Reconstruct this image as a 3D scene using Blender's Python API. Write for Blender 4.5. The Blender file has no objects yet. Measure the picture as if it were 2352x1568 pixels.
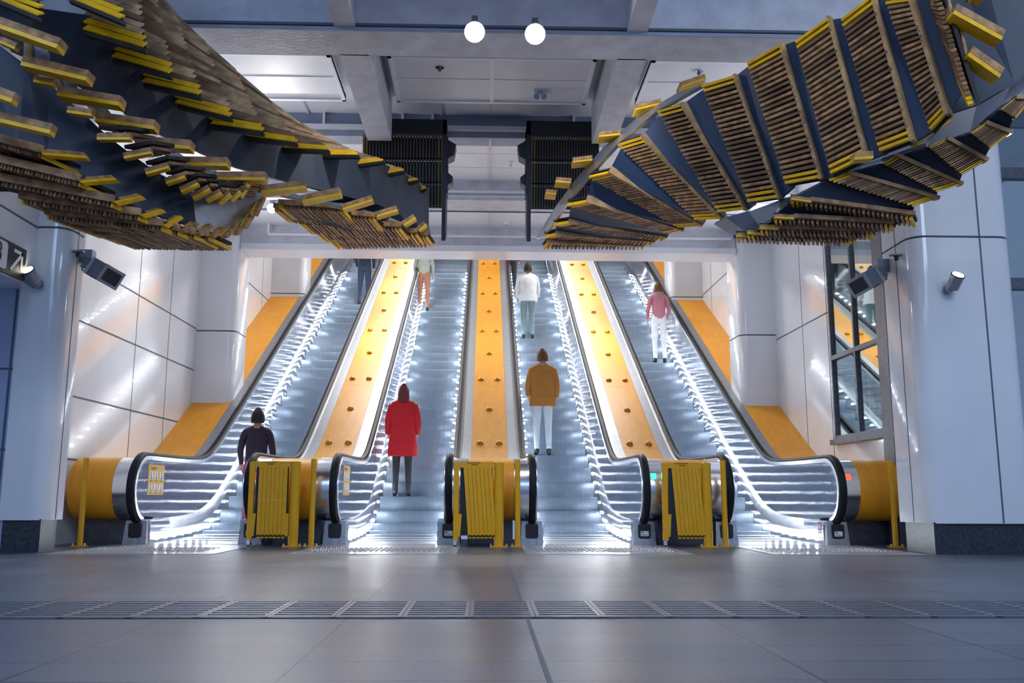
import bpy, math, random
from mathutils import Vector, Matrix, Euler
random.seed(7)
R = math.radians
C = bpy.context.scene.collection
SC = bpy.context.scene
T30 = math.tan(R(30))

# ------------------------------------------------------------------ camera
CAMH = 0.53
PITCH, YAW, ROLL, FPX = R(9.65), R(1.67), R(0.15), 2100.0
cd = bpy.data.cameras.new('camera'); cam = bpy.data.objects.new('camera', cd); C.objects.link(cam)
fw = Vector((math.sin(YAW)*math.cos(PITCH), math.cos(YAW)*math.cos(PITCH), math.sin(PITCH)))
rt0 = Vector((math.cos(YAW), -math.sin(YAW), 0)); up0 = rt0.cross(fw)
rt = rt0*math.cos(ROLL) + up0*math.sin(ROLL); up = up0*math.cos(ROLL) - rt0*math.sin(ROLL)
M = Matrix((rt, up, -fw)).transposed().to_4x4(); M.translation = (0, 0, CAMH)
cam.matrix_world = M
cd.sensor_width = 36; cd.lens = FPX/2352*36; cd.clip_end = 200
SC.camera = cam
EYE = Vector((0, 0, CAMH))

def at(u, v, X=None, Y=None, Z=None):
    """the point of the place seen along one sight line, at a known X, depth Y or height Z"""
    r = fw + rt*((u-1176)/FPX) + up*((784-v)/FPX)
    t = X/r.x if X is not None else Y/r.y if Y is not None else (Z-CAMH)/r.z
    return EYE + r*t

# ------------------------------------------------------------------ materials
MATS = {}
def mat(name, col, rough=.5, metal=0., noise=0., nscale=8., bump=0., bscale=60., emit=None, estr=0., coat=0., stretch=None, spec=.5):
    if name in MATS: return MATS[name]
    m = bpy.data.materials.new(name); m.use_nodes = True
    nt = m.node_tree; b = nt.nodes['Principled BSDF']
    b.inputs['Base Color'].default_value = (*col, 1); b.inputs['Roughness'].default_value = rough
    b.inputs['Metallic'].default_value = metal; b.inputs['Coat Weight'].default_value = coat
    b.inputs['Specular IOR Level'].default_value = spec
    tc = nt.nodes.new('ShaderNodeTexCoord'); vec = tc.outputs['Object']
    if stretch:
        mp = nt.nodes.new('ShaderNodeMapping'); mp.inputs['Scale'].default_value = stretch
        nt.links.new(vec, mp.inputs['Vector']); vec = mp.outputs['Vector']
    if noise:
        n = nt.nodes.new('ShaderNodeTexNoise'); n.inputs['Scale'].default_value = nscale; n.inputs['Detail'].default_value = 6
        nt.links.new(vec, n.inputs['Vector'])
        mx = nt.nodes.new('ShaderNodeMix'); mx.data_type = 'RGBA'
        rp = nt.nodes.new('ShaderNodeMapRange'); rp.inputs[1].default_value = .35; rp.inputs[2].default_value = .65
        nt.links.new(n.outputs['Fac'], rp.inputs[0]); nt.links.new(rp.outputs[0], mx.inputs[0])
        mx.inputs[6].default_value = (*[c*(1-noise) for c in col], 1); mx.inputs[7].default_value = (*[min(1, c*(1+noise*.6)) for c in col], 1)
        nt.links.new(mx.outputs[2], b.inputs['Base Color'])
    if bump:
        n2 = nt.nodes.new('ShaderNodeTexNoise'); n2.inputs['Scale'].default_value = bscale; n2.inputs['Detail'].default_value = 3
        nt.links.new(vec, n2.inputs['Vector'])
        bp = nt.nodes.new('ShaderNodeBump'); bp.inputs['Strength'].default_value = bump; bp.inputs['Distance'].default_value = .02
        nt.links.new(n2.outputs['Fac'], bp.inputs['Height']); nt.links.new(bp.outputs['Normal'], b.inputs['Normal'])
    if emit:
        b.inputs['Emission Color'].default_value = (*emit, 1); b.inputs['Emission Strength'].default_value = estr
    MATS[name] = m
    return m

WHITE = mat('white_enamel', (.80, .82, .86), .12, noise=.03, nscale=2, coat=.3)
JOINT = mat('dark_joint', (.10, .12, .16), .6)
PAINT = mat('painted_concrete', (.56, .58, .66), .55, noise=.12, nscale=5, bump=.25, bscale=25)
PAINTD = mat('blue_grey_paint', (.30, .34, .45), .55, noise=.1, nscale=4, bump=.2, bscale=25)
CEIL = mat('white_ceiling_panel', (.74, .76, .83), .45, noise=.04, nscale=3)
STEEL = mat('stainless_steel', (.72, .75, .80), .22, 1., noise=.06, nscale=12, stretch=(1, 1, 14))
def brushed():
    # sheet brushed upright, so that lamps mirror as streaks along the sheet
    m = bpy.data.materials.new('brushed_mirror_steel'); m.use_nodes = True; nt = m.node_tree
    for n in list(nt.nodes):
        if n.type != 'OUTPUT_MATERIAL': nt.nodes.remove(n)
    g = nt.nodes.new('ShaderNodeBsdfAnisotropic'); g.distribution = 'GGX'
    g.inputs['Color'].default_value = (.70, .75, .82, 1); g.inputs['Roughness'].default_value = .22; g.inputs['Anisotropy'].default_value = -.90
    t = nt.nodes.new('ShaderNodeCombineXYZ'); t.inputs[1].default_value = 1
    nt.links.new(t.outputs[0], g.inputs['Tangent'])
    tc = nt.nodes.new('ShaderNodeTexCoord'); mp = nt.nodes.new('ShaderNodeMapping'); mp.inputs['Scale'].default_value = (1, 2.2, 2.6)
    n = nt.nodes.new('ShaderNodeTexNoise'); n.inputs['Scale'].default_value = .9; n.inputs['Detail'].default_value = 0
    nt.links.new(tc.outputs['Object'], mp.inputs[0]); nt.links.new(mp.outputs[0], n.inputs['Vector'])
    b = nt.nodes.new('ShaderNodeBump'); b.inputs['Strength'].default_value = .22; b.inputs['Distance'].default_value = .007
    nt.links.new(n.outputs['Fac'], b.inputs['Height']); nt.links.new(b.outputs[0], g.inputs['Normal'])
    nt.links.new(g.outputs[0], nt.nodes['Material Output'].inputs['Surface'])
    return m
PANEL = brushed()
DARKST = mat('dark_steel', (.16, .17, .20), .4, .8, noise=.2, nscale=20)
CHROME = mat('polished_chrome', (.80, .82, .86), .08, 1.)
RUBBER = mat('black_rubber', (.012, .014, .018), .5, spec=.18)
STRIP = mat('satin_steel_strip', (.36, .38, .41), .48, .8, noise=.06, nscale=12)
BLACK = mat('black_plastic', (.015, .016, .02), .45)
ORANGE = mat('orange_laminate', (.84, .35, .012), .44, noise=.07, nscale=3, stretch=(4, 1, 1))
DOME = mat('bronze_dome', (.50, .24, .02), .22, .4)
YELL = mat('safety_yellow', (.80, .39, .0), .32, noise=.06, nscale=9)
WOOD = mat('weathered_timber', (.44, .235, .105), .62, noise=.45, nscale=5, stretch=(3, 3, 3), bump=.3, bscale=40)
WOODL = mat('pale_timber', (.52, .31, .14), .6, noise=.35, nscale=7)
WOODD = mat('dark_timber', (.016, .013, .013), .7, noise=.4, nscale=9)
WYEL = mat('worn_yellow_paint', (1.0, .51, .002), .5, noise=.2, nscale=9)
NAVY = mat('navy_steel', (.022, .034, .060), .48, .0, noise=.2, nscale=2)
NAVYB = mat('blue_steel', (.026, .054, .115), .46, .0, noise=.2, nscale=2)
DARKB = mat('near_black_steel', (.018, .022, .034), .45, .3)
BARE = mat('bare_steel_sheet', (.42, .47, .56), .3, .85, noise=.1, nscale=3)
GRANITE = mat('black_granite', (.035, .045, .06), .3, noise=.5, nscale=40)
LSTONE = mat('pale_granite', (.42, .42, .45), .26, noise=.1, nscale=30)
LED = mat('led_light', (1, 1, 1), .4, emit=(.90, .95, 1), estr=140)
LAMP = mat('lamp_glow', (1, 1, 1), .4, emit=(1, .97, .92), estr=60)
LAMPW = mat('warm_lamp_glow', (1, 1, 1), .4, emit=(1, .88, .66), estr=9)
GREEN = mat('green_signal', (0, .3, .15), .4, emit=(.02, 1, .35), estr=4)
RED = mat('red_signal', (.4, .02, .01), .4, emit=(1, .035, .01), estr=3.5)
SIGNY = mat('sign_yellow', (.80, .46, .02), .45)
SIGNW = mat('sign_white', (.85, .86, .9), .4)
SIGNB = mat('sign_black', (.012, .014, .02), .4)
PURP = mat('sign_purple', (.25, .01, .16), .4)
LAMPG = mat('lamp_housing', (.45, .48, .54), .3, .6)
FLOODG = mat('grey_blue_housing', (.16, .19, .25), .4, .3)
LENS = mat('dark_lens', (.02, .025, .035), .08)

def glass_mat(name, col, fac):
    m = bpy.data.materials.new(name); m.use_nodes = True; nt = m.node_tree
    for n in list(nt.nodes):
        if n.type != 'OUTPUT_MATERIAL': nt.nodes.remove(n)
    g = nt.nodes.new('ShaderNodeBsdfGlossy'); g.inputs['Color'].default_value = (.8, .88, .88, 1); g.inputs['Roughness'].default_value = .015
    t = nt.nodes.new('ShaderNodeBsdfTransparent'); t.inputs['Color'].default_value = (*col, 1)
    x = nt.nodes.new('ShaderNodeMixShader'); x.inputs[0].default_value = fac
    nt.links.new(t.outputs[0], x.inputs[1]); nt.links.new(g.outputs[0], x.inputs[2])
    nt.links.new(x.outputs[0], nt.nodes['Material Output'].inputs['Surface'])
    return m
GLASS = glass_mat('window_glass', (.55, .68, .68), .55)

def step_mat():
    m = bpy.data.materials.new('grooved_aluminium'); m.use_nodes = True; nt = m.node_tree; b = nt.nodes['Principled BSDF']
    b.inputs['Metallic'].default_value = .55; b.inputs['Roughness'].default_value = .38
    tc = nt.nodes.new('ShaderNodeTexCoord'); w = nt.nodes.new('ShaderNodeTexWave'); w.bands_direction = 'X'
    w.inputs['Scale'].default_value = 18; w.wave_profile = 'SIN'
    nt.links.new(tc.outputs['Object'], w.inputs['Vector'])
    mx = nt.nodes.new('ShaderNodeMix'); mx.data_type = 'RGBA'
    mx.inputs[6].default_value = (.12, .165, .225, 1); mx.inputs[7].default_value = (.27, .33, .41, 1)
    nt.links.new(w.outputs['Fac'], mx.inputs[0]); nt.links.new(mx.outputs[2], b.inputs['Base Color'])
    bp = nt.nodes.new('ShaderNodeBump'); bp.inputs['Strength'].default_value = .4; bp.inputs['Distance'].default_value = .006
    nt.links.new(w.outputs['Fac'], bp.inputs['Height']); nt.links.new(bp.outputs['Normal'], b.inputs['Normal'])
    return m
STEPM = step_mat()

def floor_mat():
    m = bpy.data.materials.new('grey_stone_paving'); m.use_nodes = True; nt = m.node_tree; b = nt.nodes['Principled BSDF']
    tc = nt.nodes.new('ShaderNodeTexCoord'); mp = nt.nodes.new('ShaderNodeMapping')
    mp.inputs['Location'].default_value = (.6, .03, 0)
    nt.links.new(tc.outputs['Object'], mp.inputs['Vector'])
    br = nt.nodes.new('ShaderNodeTexBrick'); br.offset = 0; br.inputs['Scale'].default_value = 1
    br.inputs['Brick Width'].default_value = .8; br.inputs['Row Height'].default_value = .315; br.inputs['Mortar Size'].default_value = .0045
    br.inputs['Color1'].default_value = (.076, .088, .120, 1); br.inputs['Color2'].default_value = (.108, .122, .158, 1); br.inputs['Mortar'].default_value = (.018, .02, .025, 1)
    nt.links.new(mp.outputs[0], br.inputs['Vector'])
    n = nt.nodes.new('ShaderNodeTexNoise'); n.inputs['Scale'].default_value = 90; n.inputs['Detail'].default_value = 8
    nt.links.new(tc.outputs['Object'], n.inputs['Vector'])
    n2 = nt.nodes.new('ShaderNodeTexNoise'); n2.inputs['Scale'].default_value = 1.3; n2.inputs['Detail'].default_value = 5
    nt.links.new(tc.outputs['Object'], n2.inputs['Vector'])
    ad = nt.nodes.new('ShaderNodeMath'); ad.operation = 'ADD'; nt.links.new(n.outputs['Fac'], ad.inputs[0]); nt.links.new(n2.outputs['Fac'], ad.inputs[1])
    rp = nt.nodes.new('ShaderNodeMapRange'); rp.inputs[1].default_value = .6; rp.inputs[2].default_value = 1.4; rp.inputs[3].default_value = .5; rp.inputs[4].default_value = 1.5
    nt.links.new(ad.outputs[0], rp.inputs[0])
    mx = nt.nodes.new('ShaderNodeMix'); mx.data_type = 'RGBA'; mx.blend_type = 'MULTIPLY'; mx.inputs[0].default_value = 1
    nt.links.new(br.outputs['Color'], mx.inputs[6]); nt.links.new(rp.outputs[0], mx.inputs[7]); nt.links.new(mx.outputs[2], b.inputs['Base Color'])
    r2 = nt.nodes.new('ShaderNodeMapRange'); r2.inputs[3].default_value = .28; r2.inputs[4].default_value = .46
    nt.links.new(n2.outputs['Fac'], r2.inputs[0]); nt.links.new(r2.outputs[0], b.inputs['Roughness'])
    bp = nt.nodes.new('ShaderNodeBump'); bp.inputs['Strength'].default_value = .12; bp.inputs['Distance'].default_value = .004
    nt.links.new(n.outputs['Fac'], bp.inputs['Height']); nt.links.new(bp.outputs['Normal'], b.inputs['Normal'])
    return m
FLOORM = floor_mat()

# ------------------------------------------------------------------ mesh builder
class MB:
    def __init__(s): s.v = []; s.f = []; s.m = []; s.s = []
    def add(s, vs, fs, mi=0, sm=False):
        o = len(s.v); s.v += [tuple(v) for v in vs]
        for f in fs: s.f.append([i+o for i in f]); s.m.append(mi); s.s.append(sm)
        return s
    def para(s, p, a, b, c, mi=0):
        p, a, b, c = map(Vector, (p, a, b, c))
        vs = [p, p+a, p+a+b, p+b, p+c, p+a+c, p+a+b+c, p+b+c]
        fs = [(0, 3, 2, 1), (4, 5, 6, 7), (0, 1, 5, 4), (1, 2, 6, 5), (2, 3, 7, 6), (3, 0, 4, 7)]
        if a.cross(b).dot(c) < 0: fs = [f[::-1] for f in fs]
        return s.add(vs, fs, mi)
    def box(s, x0, x1, y0, y1, z0, z1, mi=0):
        return s.para((x0, y0, z0), (x1-x0, 0, 0), (0, y1-y0, 0), (0, 0, z1-z0), mi)
    def hexa(s, q0, q1, mi=0):
        """solid between two corresponding quads"""
        vs = list(q0)+list(q1)
        return s.add(vs, [(0, 3, 2, 1), (4, 5, 6, 7), (0, 1, 5, 4), (1, 2, 6, 5), (2, 3, 7, 6), (3, 0, 4, 7)], mi)
    def loft(s, rings, mi=0, sm=True, cap=True, close=True):
        n = len(rings[0]); vs = [p for r in rings for p in r]; fs = []
        for i in range(len(rings)-1):
            for j in range(n if close else n-1):
                k = (j+1) % n; fs.append((i*n+j, i*n+k, (i+1)*n+k, (i+1)*n+j))
        o = len(s.v); s.add(vs, fs, mi, sm)
        if cap and close:
            s.f.append([o+j for j in range(n)][::-1]); s.m.append(mi); s.s.append(False)
            s.f.append([o+(len(rings)-1)*n+j for j in range(n)]); s.m.append(mi); s.s.append(False)
        return s
    def cyl(s, p0, p1, r0, r1=None, n=16, mi=0, sm=True):
        p0, p1 = Vector(p0), Vector(p1); r1 = r0 if r1 is None else r1
        d = (p1-p0).normalized(); a = d.orthogonal().normalized(); b = d.cross(a)
        ring = lambda p, r: [p + a*math.cos(t)*r + b*math.sin(t)*r for t in [2*math.pi*i/n for i in range(n)]]
        return s.loft([ring(p0, r0), ring(p1, r1)], mi, sm)
    def tube(s, pts, r, n=8, mi=0):
        pts = [Vector(p) for p in pts]; rings = []
        a = None
        for i, p in enumerate(pts):
            d = (pts[min(i+1, len(pts)-1)] - pts[max(i-1, 0)]).normalized()
            a = d.orthogonal().normalized() if a is None else (a - d*a.dot(d)).normalized()
            b = d.cross(a); rings.append([p + a*math.cos(t)*r + b*math.sin(t)*r for t in [2*math.pi*k/n for k in range(n)]])
        return s.loft(rings, mi)
    def ball(s, c, r, n=12, mi=0, half=False, sc=(1, 1, 1), rot=None):
        c = Vector(c); rings = []
        lo = 0 if half else -90
        k = 5 if half else 8
        for i in range(k+1):
            ph = R(lo + (90-lo)*i/k - (0.5 if i == k else 0) + (.5 if i == 0 and not half else 0))
            ring = []
            for j in range(n):
                t = 2*math.pi*j/n
                q = Vector((math.cos(ph)*math.cos(t)*sc[0], math.cos(ph)*math.sin(t)*sc[1], math.sin(ph)*sc[2]))*r
                if rot: q = rot @ q
                ring.append(c+q)
            rings.append(ring)
        return s.loft(rings, mi)
    def sheet(s, path, x0, x1, th, mi=0, sm=True):
        """a strip of thickness th extruded along X over a YZ path (th to the right-hand inner side)"""
        rings = []
        for i, (y, z) in enumerate(path):
            y0, z0 = path[max(i-1, 0)]; y1, z1 = path[min(i+1, len(path)-1)]
            d = Vector((y1-y0, z1-z0)).normalized(); nr = Vector((d.y, -d.x))*th
            rings.append([(x0, y, z), (x1, y, z), (x1, y+nr.x, z+nr.y), (x0, y+nr.x, z+nr.y)])
        return s.loft(rings, mi, False)
    def sweep(s, path, prof, xc, mi=0):
        """profile [(dx, dn)] along a YZ path; dn is along the outward normal (left of travel)"""
        rings = []
        for i, (y, z) in enumerate(path):
            y0, z0 = path[max(i-1, 0)]; y1, z1 = path[min(i+1, len(path)-1)]
            d = Vector((y1-y0, z1-z0)).normalized(); nr = Vector((-d.y, d.x))
            rings.append([(xc+dx, y+nr.x*dn, z+nr.y*dn) for dx, dn in prof])
        return s.loft(rings, mi)
    def prism_x(s, poly, x0, x1, mi=0):
        n = len(poly); vs = [(x0, y, z) for y, z in poly] + [(x1, y, z) for y, z in poly]
        fs = [list(range(n)), list(range(2*n-1, n-1, -1))] + [(i, i+n, (i+1) % n+n, (i+1) % n) for i in range(n)]
        return s.add(vs, fs, mi)
    def prism_z(s, poly, z0, z1, mi=0, sm=False):
        return s.loft([[(x, y, z0) for x, y in poly], [(x, y, z1) for x, y in poly]], mi, sm)
    def build(s, name, mats, parent=None, loc=None, fix=True):
        me = bpy.data.meshes.new(name); me.from_pydata(s.v, [], s.f)
        for m in (mats if isinstance(mats, (list, tuple)) else [mats]): me.materials.append(m)
        me.polygons.foreach_set('material_index', s.m); me.polygons.foreach_set('use_smooth', s.s)
        if fix:
            import bmesh
            bm = bmesh.new(); bm.from_mesh(me); bmesh.ops.recalc_face_normals(bm, faces=bm.faces); bm.to_mesh(me); bm.free()
        me.update()
        try: me.set_sharp_from_angle(angle=R(35))
        except Exception: pass
        o = bpy.data.objects.new(name, me); C.objects.link(o)
        if parent: o.parent = parent
        if loc: o.location = loc
        return o

def tag(o, label=None, cat=None, group=None, kind=None):
    if label: o['label'] = label
    if cat: o['category'] = cat
    if group: o['group'] = group
    if kind: o['kind'] = kind
    return o
def empty(name, loc, label, cat, group=None, rz=0):
    o = bpy.data.objects.new(name, None); C.objects.link(o); o.location = loc; o.rotation_euler.z = rz
    o.empty_display_size = .1
    return tag(o, label, cat, group)
def struct(name, mb, mats): return tag(mb.build(name, mats), kind='structure')
def local(mb, o):
    p = o.location; mb.v = [(x-p.x, y-p.y, z-p.z) for x, y, z in mb.v]; return mb
def put(name, mb, mats, root): return local(mb, root).build(name, mats, root)
def dup(root, loc, label=None):
    r = root.copy(); C.objects.link(r); r.location = loc
    if label: r['label'] = label
    for ch in list(root.children):
        c = ch.copy(); C.objects.link(c); c.parent = r
        for g in ch.children:
            d = g.copy(); C.objects.link(d); d.parent = c
    return r
def text_mesh(name, body, size, mats, M4, parent=None, ext=.002, align='CENTER'):
    cu = bpy.data.curves.new(name, 'FONT'); cu.body = body; cu.size = size; cu.extrude = ext; cu.align_x = align; cu.align_y = 'CENTER'
    cu.resolution_u = 3
    t = bpy.data.objects.new(name+'_tmp', cu); C.objects.link(t); bpy.context.view_layer.update()
    me = bpy.data.meshes.new_from_object(t.evaluated_get(bpy.context.evaluated_depsgraph_get()))
    bpy.data.objects.remove(t); me.transform(M4); me.materials.clear(); me.materials.append(mats)
    o = bpy.data.objects.new(name, me); C.objects.link(o)
    if parent: o.parent = parent; me.transform(Matrix.Translation(-Vector(parent.location)))
    return o

# ------------------------------------------------------------------ setting: floor, walls, ceiling
WL, WR = -4.70, 4.80
struct('floor', MB().box(-9, 9, -4, 11.9, -.12, 0), FLOORM)
struct('trim_1', MB().box(.185, .200, .6, 10.3, -.01, .0015), JOINT)     # wide movement joint

def side_wall(name, X, sgn, hz, vy, y0, y1, holes=None):
    mb = MB()
    t = .3*sgn
    if not holes: mb.box(min(X, X-t), max(X, X-t), y0, y1, -.1, 14)
    else:
        (ya, yb, za, zb) = holes
        for a, b, c, d in ((y0, ya, -.1, 14), (yb, y1, -.1, 14), (ya, yb, -.1, za), (ya, yb, zb, 14)):
            mb.box(min(X, X-t), max(X, X-t), a, b, c, d)
    e = .003*sgn
    def strip(a, b, c, d): mb.box(min(X, X+e), max(X, X+e), a, b, c, d, 1)
    for z in hz:
        if holes and holes[2] < z < holes[3]: strip(holes[1]+.05, y1, z-.010, z+.010)
        else: strip(y0, y1, z-.010, z+.010)
    for y in vy:
        if holes and holes[0] < y < holes[1]: strip(y-.006, y+.006, 0, holes[2]-.05)
        else: strip(y-.006, y+.006, 0, 14)
    return struct(name, mb, [WHITE, JOINT])
side_wall('wall_left', WL, 1, [.94, 1.65, 2.53, 3.21, 4.7, 6.2, 7.7], [12.25, 13.5, 16.2, 17.6, 18.9, 21.5, 23], 9.5, 29)
side_wall('wall_right', WR, -1, [3.10, 4.95, 6.4, 7.9], [10.72, 12.5, 13.5, 16.2, 17.6, 18.9, 21.5, 23], 9.5, 29, holes=(10.72, 12.40, 1.30, 5.0))
struct('wall_back', MB().box(-5, 5.1, 29, 29.2, 0, 15), WHITE)

def rrect(x0, x1, y0, y1, r, corners):
    """rounded rectangle; corners says which of (x0y0, x1y0, x1y1, x0y1) are rounded"""
    pts = []
    for (cx, cy, a0), c in zip(((x0+r, y0+r, 180), (x1-r, y0+r, 270), (x1-r, y1-r, 0), (x0+r, y1-r, 90)), corners):
        if c: pts += [(cx+r*math.cos(R(a0+90*i/8)), cy+r*math.sin(R(a0+90*i/8))) for i in range(9)]
        else: pts.append(((x0, y0), (x1, y0), (x1, y1), (x0, y1))[(a0//90-2) % 4])
    return pts
def pillar(name, x0, x1, y0, y1, r, corners, z0, z1, seams, inner=None, vs=()):
    mb = MB(); zs = [z0]+list(seams)+[z1]
    for i in range(len(zs)-1):
        mb.prism_z(rrect(x0, x1, y0, y1, r, corners), zs[i]+(.011 if i else 0), zs[i+1]-(.011 if i < len(zs)-2 else 0), 0, True)
    g = .012
    mb.prism_z(rrect(x0+g, x1-g, y0+g, y1-g, r, corners), z0+.01, z1-.01, 1, True)
    for (a, b, c, d) in vs: mb.box(a, b, c, d, z0+.005, z1, 1)
    return struct(name, mb, [WHITE, JOINT])
# front pillars either side of the escalator hall, on black granite plinths
pillar('pillar', -4.62, -4.20, 9.0, 9.40, .16, (0, 1, 0, 0), .30, 5.6, [3.19], vs=[(-4.21, -4.197, 9.24, 9.252)])
struct('baseboard_left', MB().box(-4.60, -4.24, 9.04, 9.37, 0, .31), GRANITE)
pillar('pillar', 4.27, 5.33, 8.78, 9.45, .17, (1, 1, 0, 0), .29, 5.6, [3.13], vs=[(4.965, 4.98, 8.776, 8.8), (4.267, 4.28, 9.13, 9.142)])
struct('baseboard_right', MB().box(4.31, 7, 8.82, 9.42, 0, .30), GRANITE)
struct('trim_2', MB().box(4.70, 4.80, 10.42, 10.70, 0, 5.6), DARKST)       # bare metal upright beside the window
# pilasters standing against the side walls
for y0, xa, xb, s in ((14.75, -4.06, 4.19, 3.18), (19.65, -3.97, 4.08, 4.90), (24.6, -3.97, 4.08, 7.6)):
    pillar('pilaster', WL, xa, y0, y0+.75, .13, (0, 1, 1, 0), 0, 13, [s])
    pillar('pilaster', xb, WR, y0, y0+.75, .13, (1, 0, 0, 1), 0, 13, [s])

# passage at far left: header with the platform sign, and a tiled wall through the opening, its shade put into the blue-grey colour
struct('wall_passage', MB().box(-9, -4.60, 9.05, 9.3, 0, 5.6).box(-9, -4.60, 9.045, 9.05, 1.75, 1.77, 1).box(-9, -4.60, 9.045, 9.05, .96, .98, 1)
       .box(-4.68, -4.665, 9.04, 9.05, 0, 2.6, 1), [mat('shaded_enamel', (.36, .45, .64), .25, coat=.2), JOINT])
hd = MB().box(-6.4, -4.50, 5.0, 9.04, 2.56, 5.6); hd.box(-4.5, -4.497, 5, 9.04, 3.17, 3.19, 1)
struct('wall_header', hd, [WHITE, JOINT])
sg = empty('platform_sign', (-4.49, 7.9, 2.72), 'black platform direction sign with white arrow on the wall header', 'sign')
put('board', MB().box(-4.497, -4.475, 7.0, 8.77, 2.575, 2.885), SIGNB, sg)
nb = put('number_tile', MB().loft([[(x, y, z) for y, z in rrect(8.02, 8.42, 2.605, 2.86, .04, (1, 1, 1, 1))] for x in (-4.476, -4.471)], 0, False), SIGNW, sg)
RX = Matrix(((0, 0, 1, 0), (1, 0, 0, 0), (0, 1, 0, 0), (0, 0, 0, 1)))      # text lying in the YZ plane, read from +X
num = text_mesh('number', '3', .27, SIGNB, Matrix.Translation((-4.470, 8.27, 2.735)) @ RX, sg)
ar = MB()
def flat_yz(mb, p, q, w, x, th=.003):
    p, q = Vector(p), Vector(q); d = (q-p).normalized(); n = Vector((-d.y, d.x))*w/2
    mb.para((x, p.x-n.x, p.y-n.y), (0, (q-p).x, (q-p).y), (0, 2*n.x, 2*n.y), (th, 0, 0)); return mb
flat_yz(ar, (8.50, 2.63), (8.69, 2.82), .032, -4.475); flat_yz(ar, (8.54, 2.825), (8.705, 2.825), .032, -4.475); flat_yz(ar, (8.69, 2.66), (8.69, 2.84), .032, -4.475)
put('arrow', ar, SIGNW, sg)

# right hand glazing
wf = MB()
for y in (10.72, 11.56, 12.36): wf.box(4.78, 4.86, y, y+.045, 1.30, 5.0)
for z in (1.30, 2.40, 4.95): wf.box(4.775, 4.86, 10.72, 12.405, z, z+.06)
wf.box(4.72, 4.80, 10.68, 12.44, 1.24, 1.31)
w1 = struct('window_1', wf, DARKST)
p = MB().box(4.815, 4.825, 10.74, 12.38, 1.34, 4.97).build('pane', GLASS, w1)
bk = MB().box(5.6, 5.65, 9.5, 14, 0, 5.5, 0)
bk.box(5.1, 5.12, 11.0, 11.25, 1, 5.2, 1).box(5.1, 5.12, 11.85, 12.0, 1, 5.2, 1).box(5.1, 5.12, 12.6, 12.8, 1, 5.2, 1)
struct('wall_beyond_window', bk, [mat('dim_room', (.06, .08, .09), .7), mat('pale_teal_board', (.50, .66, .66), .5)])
wf = MB()
for x in (5.36, 6.3): wf.box(x, x+.07, 9.3, 9.42, 0, 5.6)
for z in (.02, 2.72, 3.95): wf.box(5.36, 7.0, 9.3, 9.42, z, z+.12)
wf.para((5.42, 9.7, 2.2), (1.5, 0, 1.3), (0, .1, 0), (0, 0, .12)).para((5.42, 9.7, 4.0), (1.5, 0, .7), (0, .1, 0), (0, 0, .12))
w2 = struct('window_2', wf, DARKST)
MB().box(5.40, 7.0, 9.35, 9.36, .1, 5.5).build('pane', GLASS, w2)
struct('wall_outside', MB().box(5.35, 9, 10.6, 10.7, 0, 6), mat('pale_blue_wall', (.45, .58, .68), .6, noise=.2, nscale=1))

# ceiling: slab, beams and panels
cs = MB().box(-9, 9, -4, 8.8, 5.95, 6.2).box(WL, WR, 8.8, 11.7, 5.60, 5.8).box(WL, WR, 11.7, 13.37, 5.29, 5.5).box(WL, WR, 13.9, 14.8, 4.98, 5.2)
for x in (.04,): cs.box(x-.012, x+.012, 11.7, 13.37, 5.283, 5.29, 1).box(x-.012, x+.012, 13.9, 14.8, 4.973, 4.98, 1)
for y in (12.25, 12.8): cs.box(WL, WR, y-.006, y+.006, 5.286, 5.29, 1)
for x in (-2.4, -.62, .04, 2.3): cs.box(x-.015, x+.015, 10.8, 11.7, 5.585, 5.6, 1)
struct('ceiling', cs, [CEIL, mat('panel_seam', (.62, .64, .70), .5)])
bm_ = MB().box(-9, 9, 8.30, 8.82, 5.0, 6.0)
bm_.box(-9, 9, 8.27, 8.30, 5.035, 5.06, 1).box(-9, 9, 8.285, 8.30, 4.99, 5.02, 2)
struct('ceiling_beam', bm_, [PAINT, JOINT, PAINTD])
b2 = MB().box(WL, WR, 13.37, 13.92, 4.98, 5.4).box(WL, WR, 13.345, 13.37, 5.03, 5.045, 1); b2.box(WL, WR, 13.90, 13.93, 4.965, 4.985, 2)
struct('ceiling_beam', b2, [PAINT, CEIL, JOINT])
b3 = MB().box(-4.06, 4.19, 14.80, 15.3, 4.66, 5.2).box(-4.06, 4.19, 14.77, 15.32, 4.56, 4.66, 1)
struct('ceiling_beam', b3, [PAINT, CEIL])
b4 = MB().box(WL, WR, 11.66, 11.95, 5.285, 5.8).box(WL, WR, 11.60, 11.66, 5.37, 5.43, 1).box(WL, WR, 11.645, 11.66, 5.45, 5.60, 2)
for x in (-3.2, -2.2, -1.35, -1.15, -.75, 1.15, 1.55, 2.6, 3.4): b4.box(x, x+.03, 11.61, 11.66, 5.43, 5.62, 1)
struct('ceiling_beam', b4, [PAINTD, CEIL, mat('blue_steel_web', (.20, .25, .38), .45)])
for x0, x1, nm in ((-1.52, -1.22, 0), (1.34, 1.64, 0)):
    struct('ceiling_beam', MB().box(x0, x1, 8.8, 11.1, 5.0, 5.6), PAINT)
for x0, x1 in ((-1.49, -1.29), (1.36, 1.56)):
    struct('ceiling_beam', MB().box(x0, x1, -1, 8.3, 5.02, 5.95), PAINT)
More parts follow.
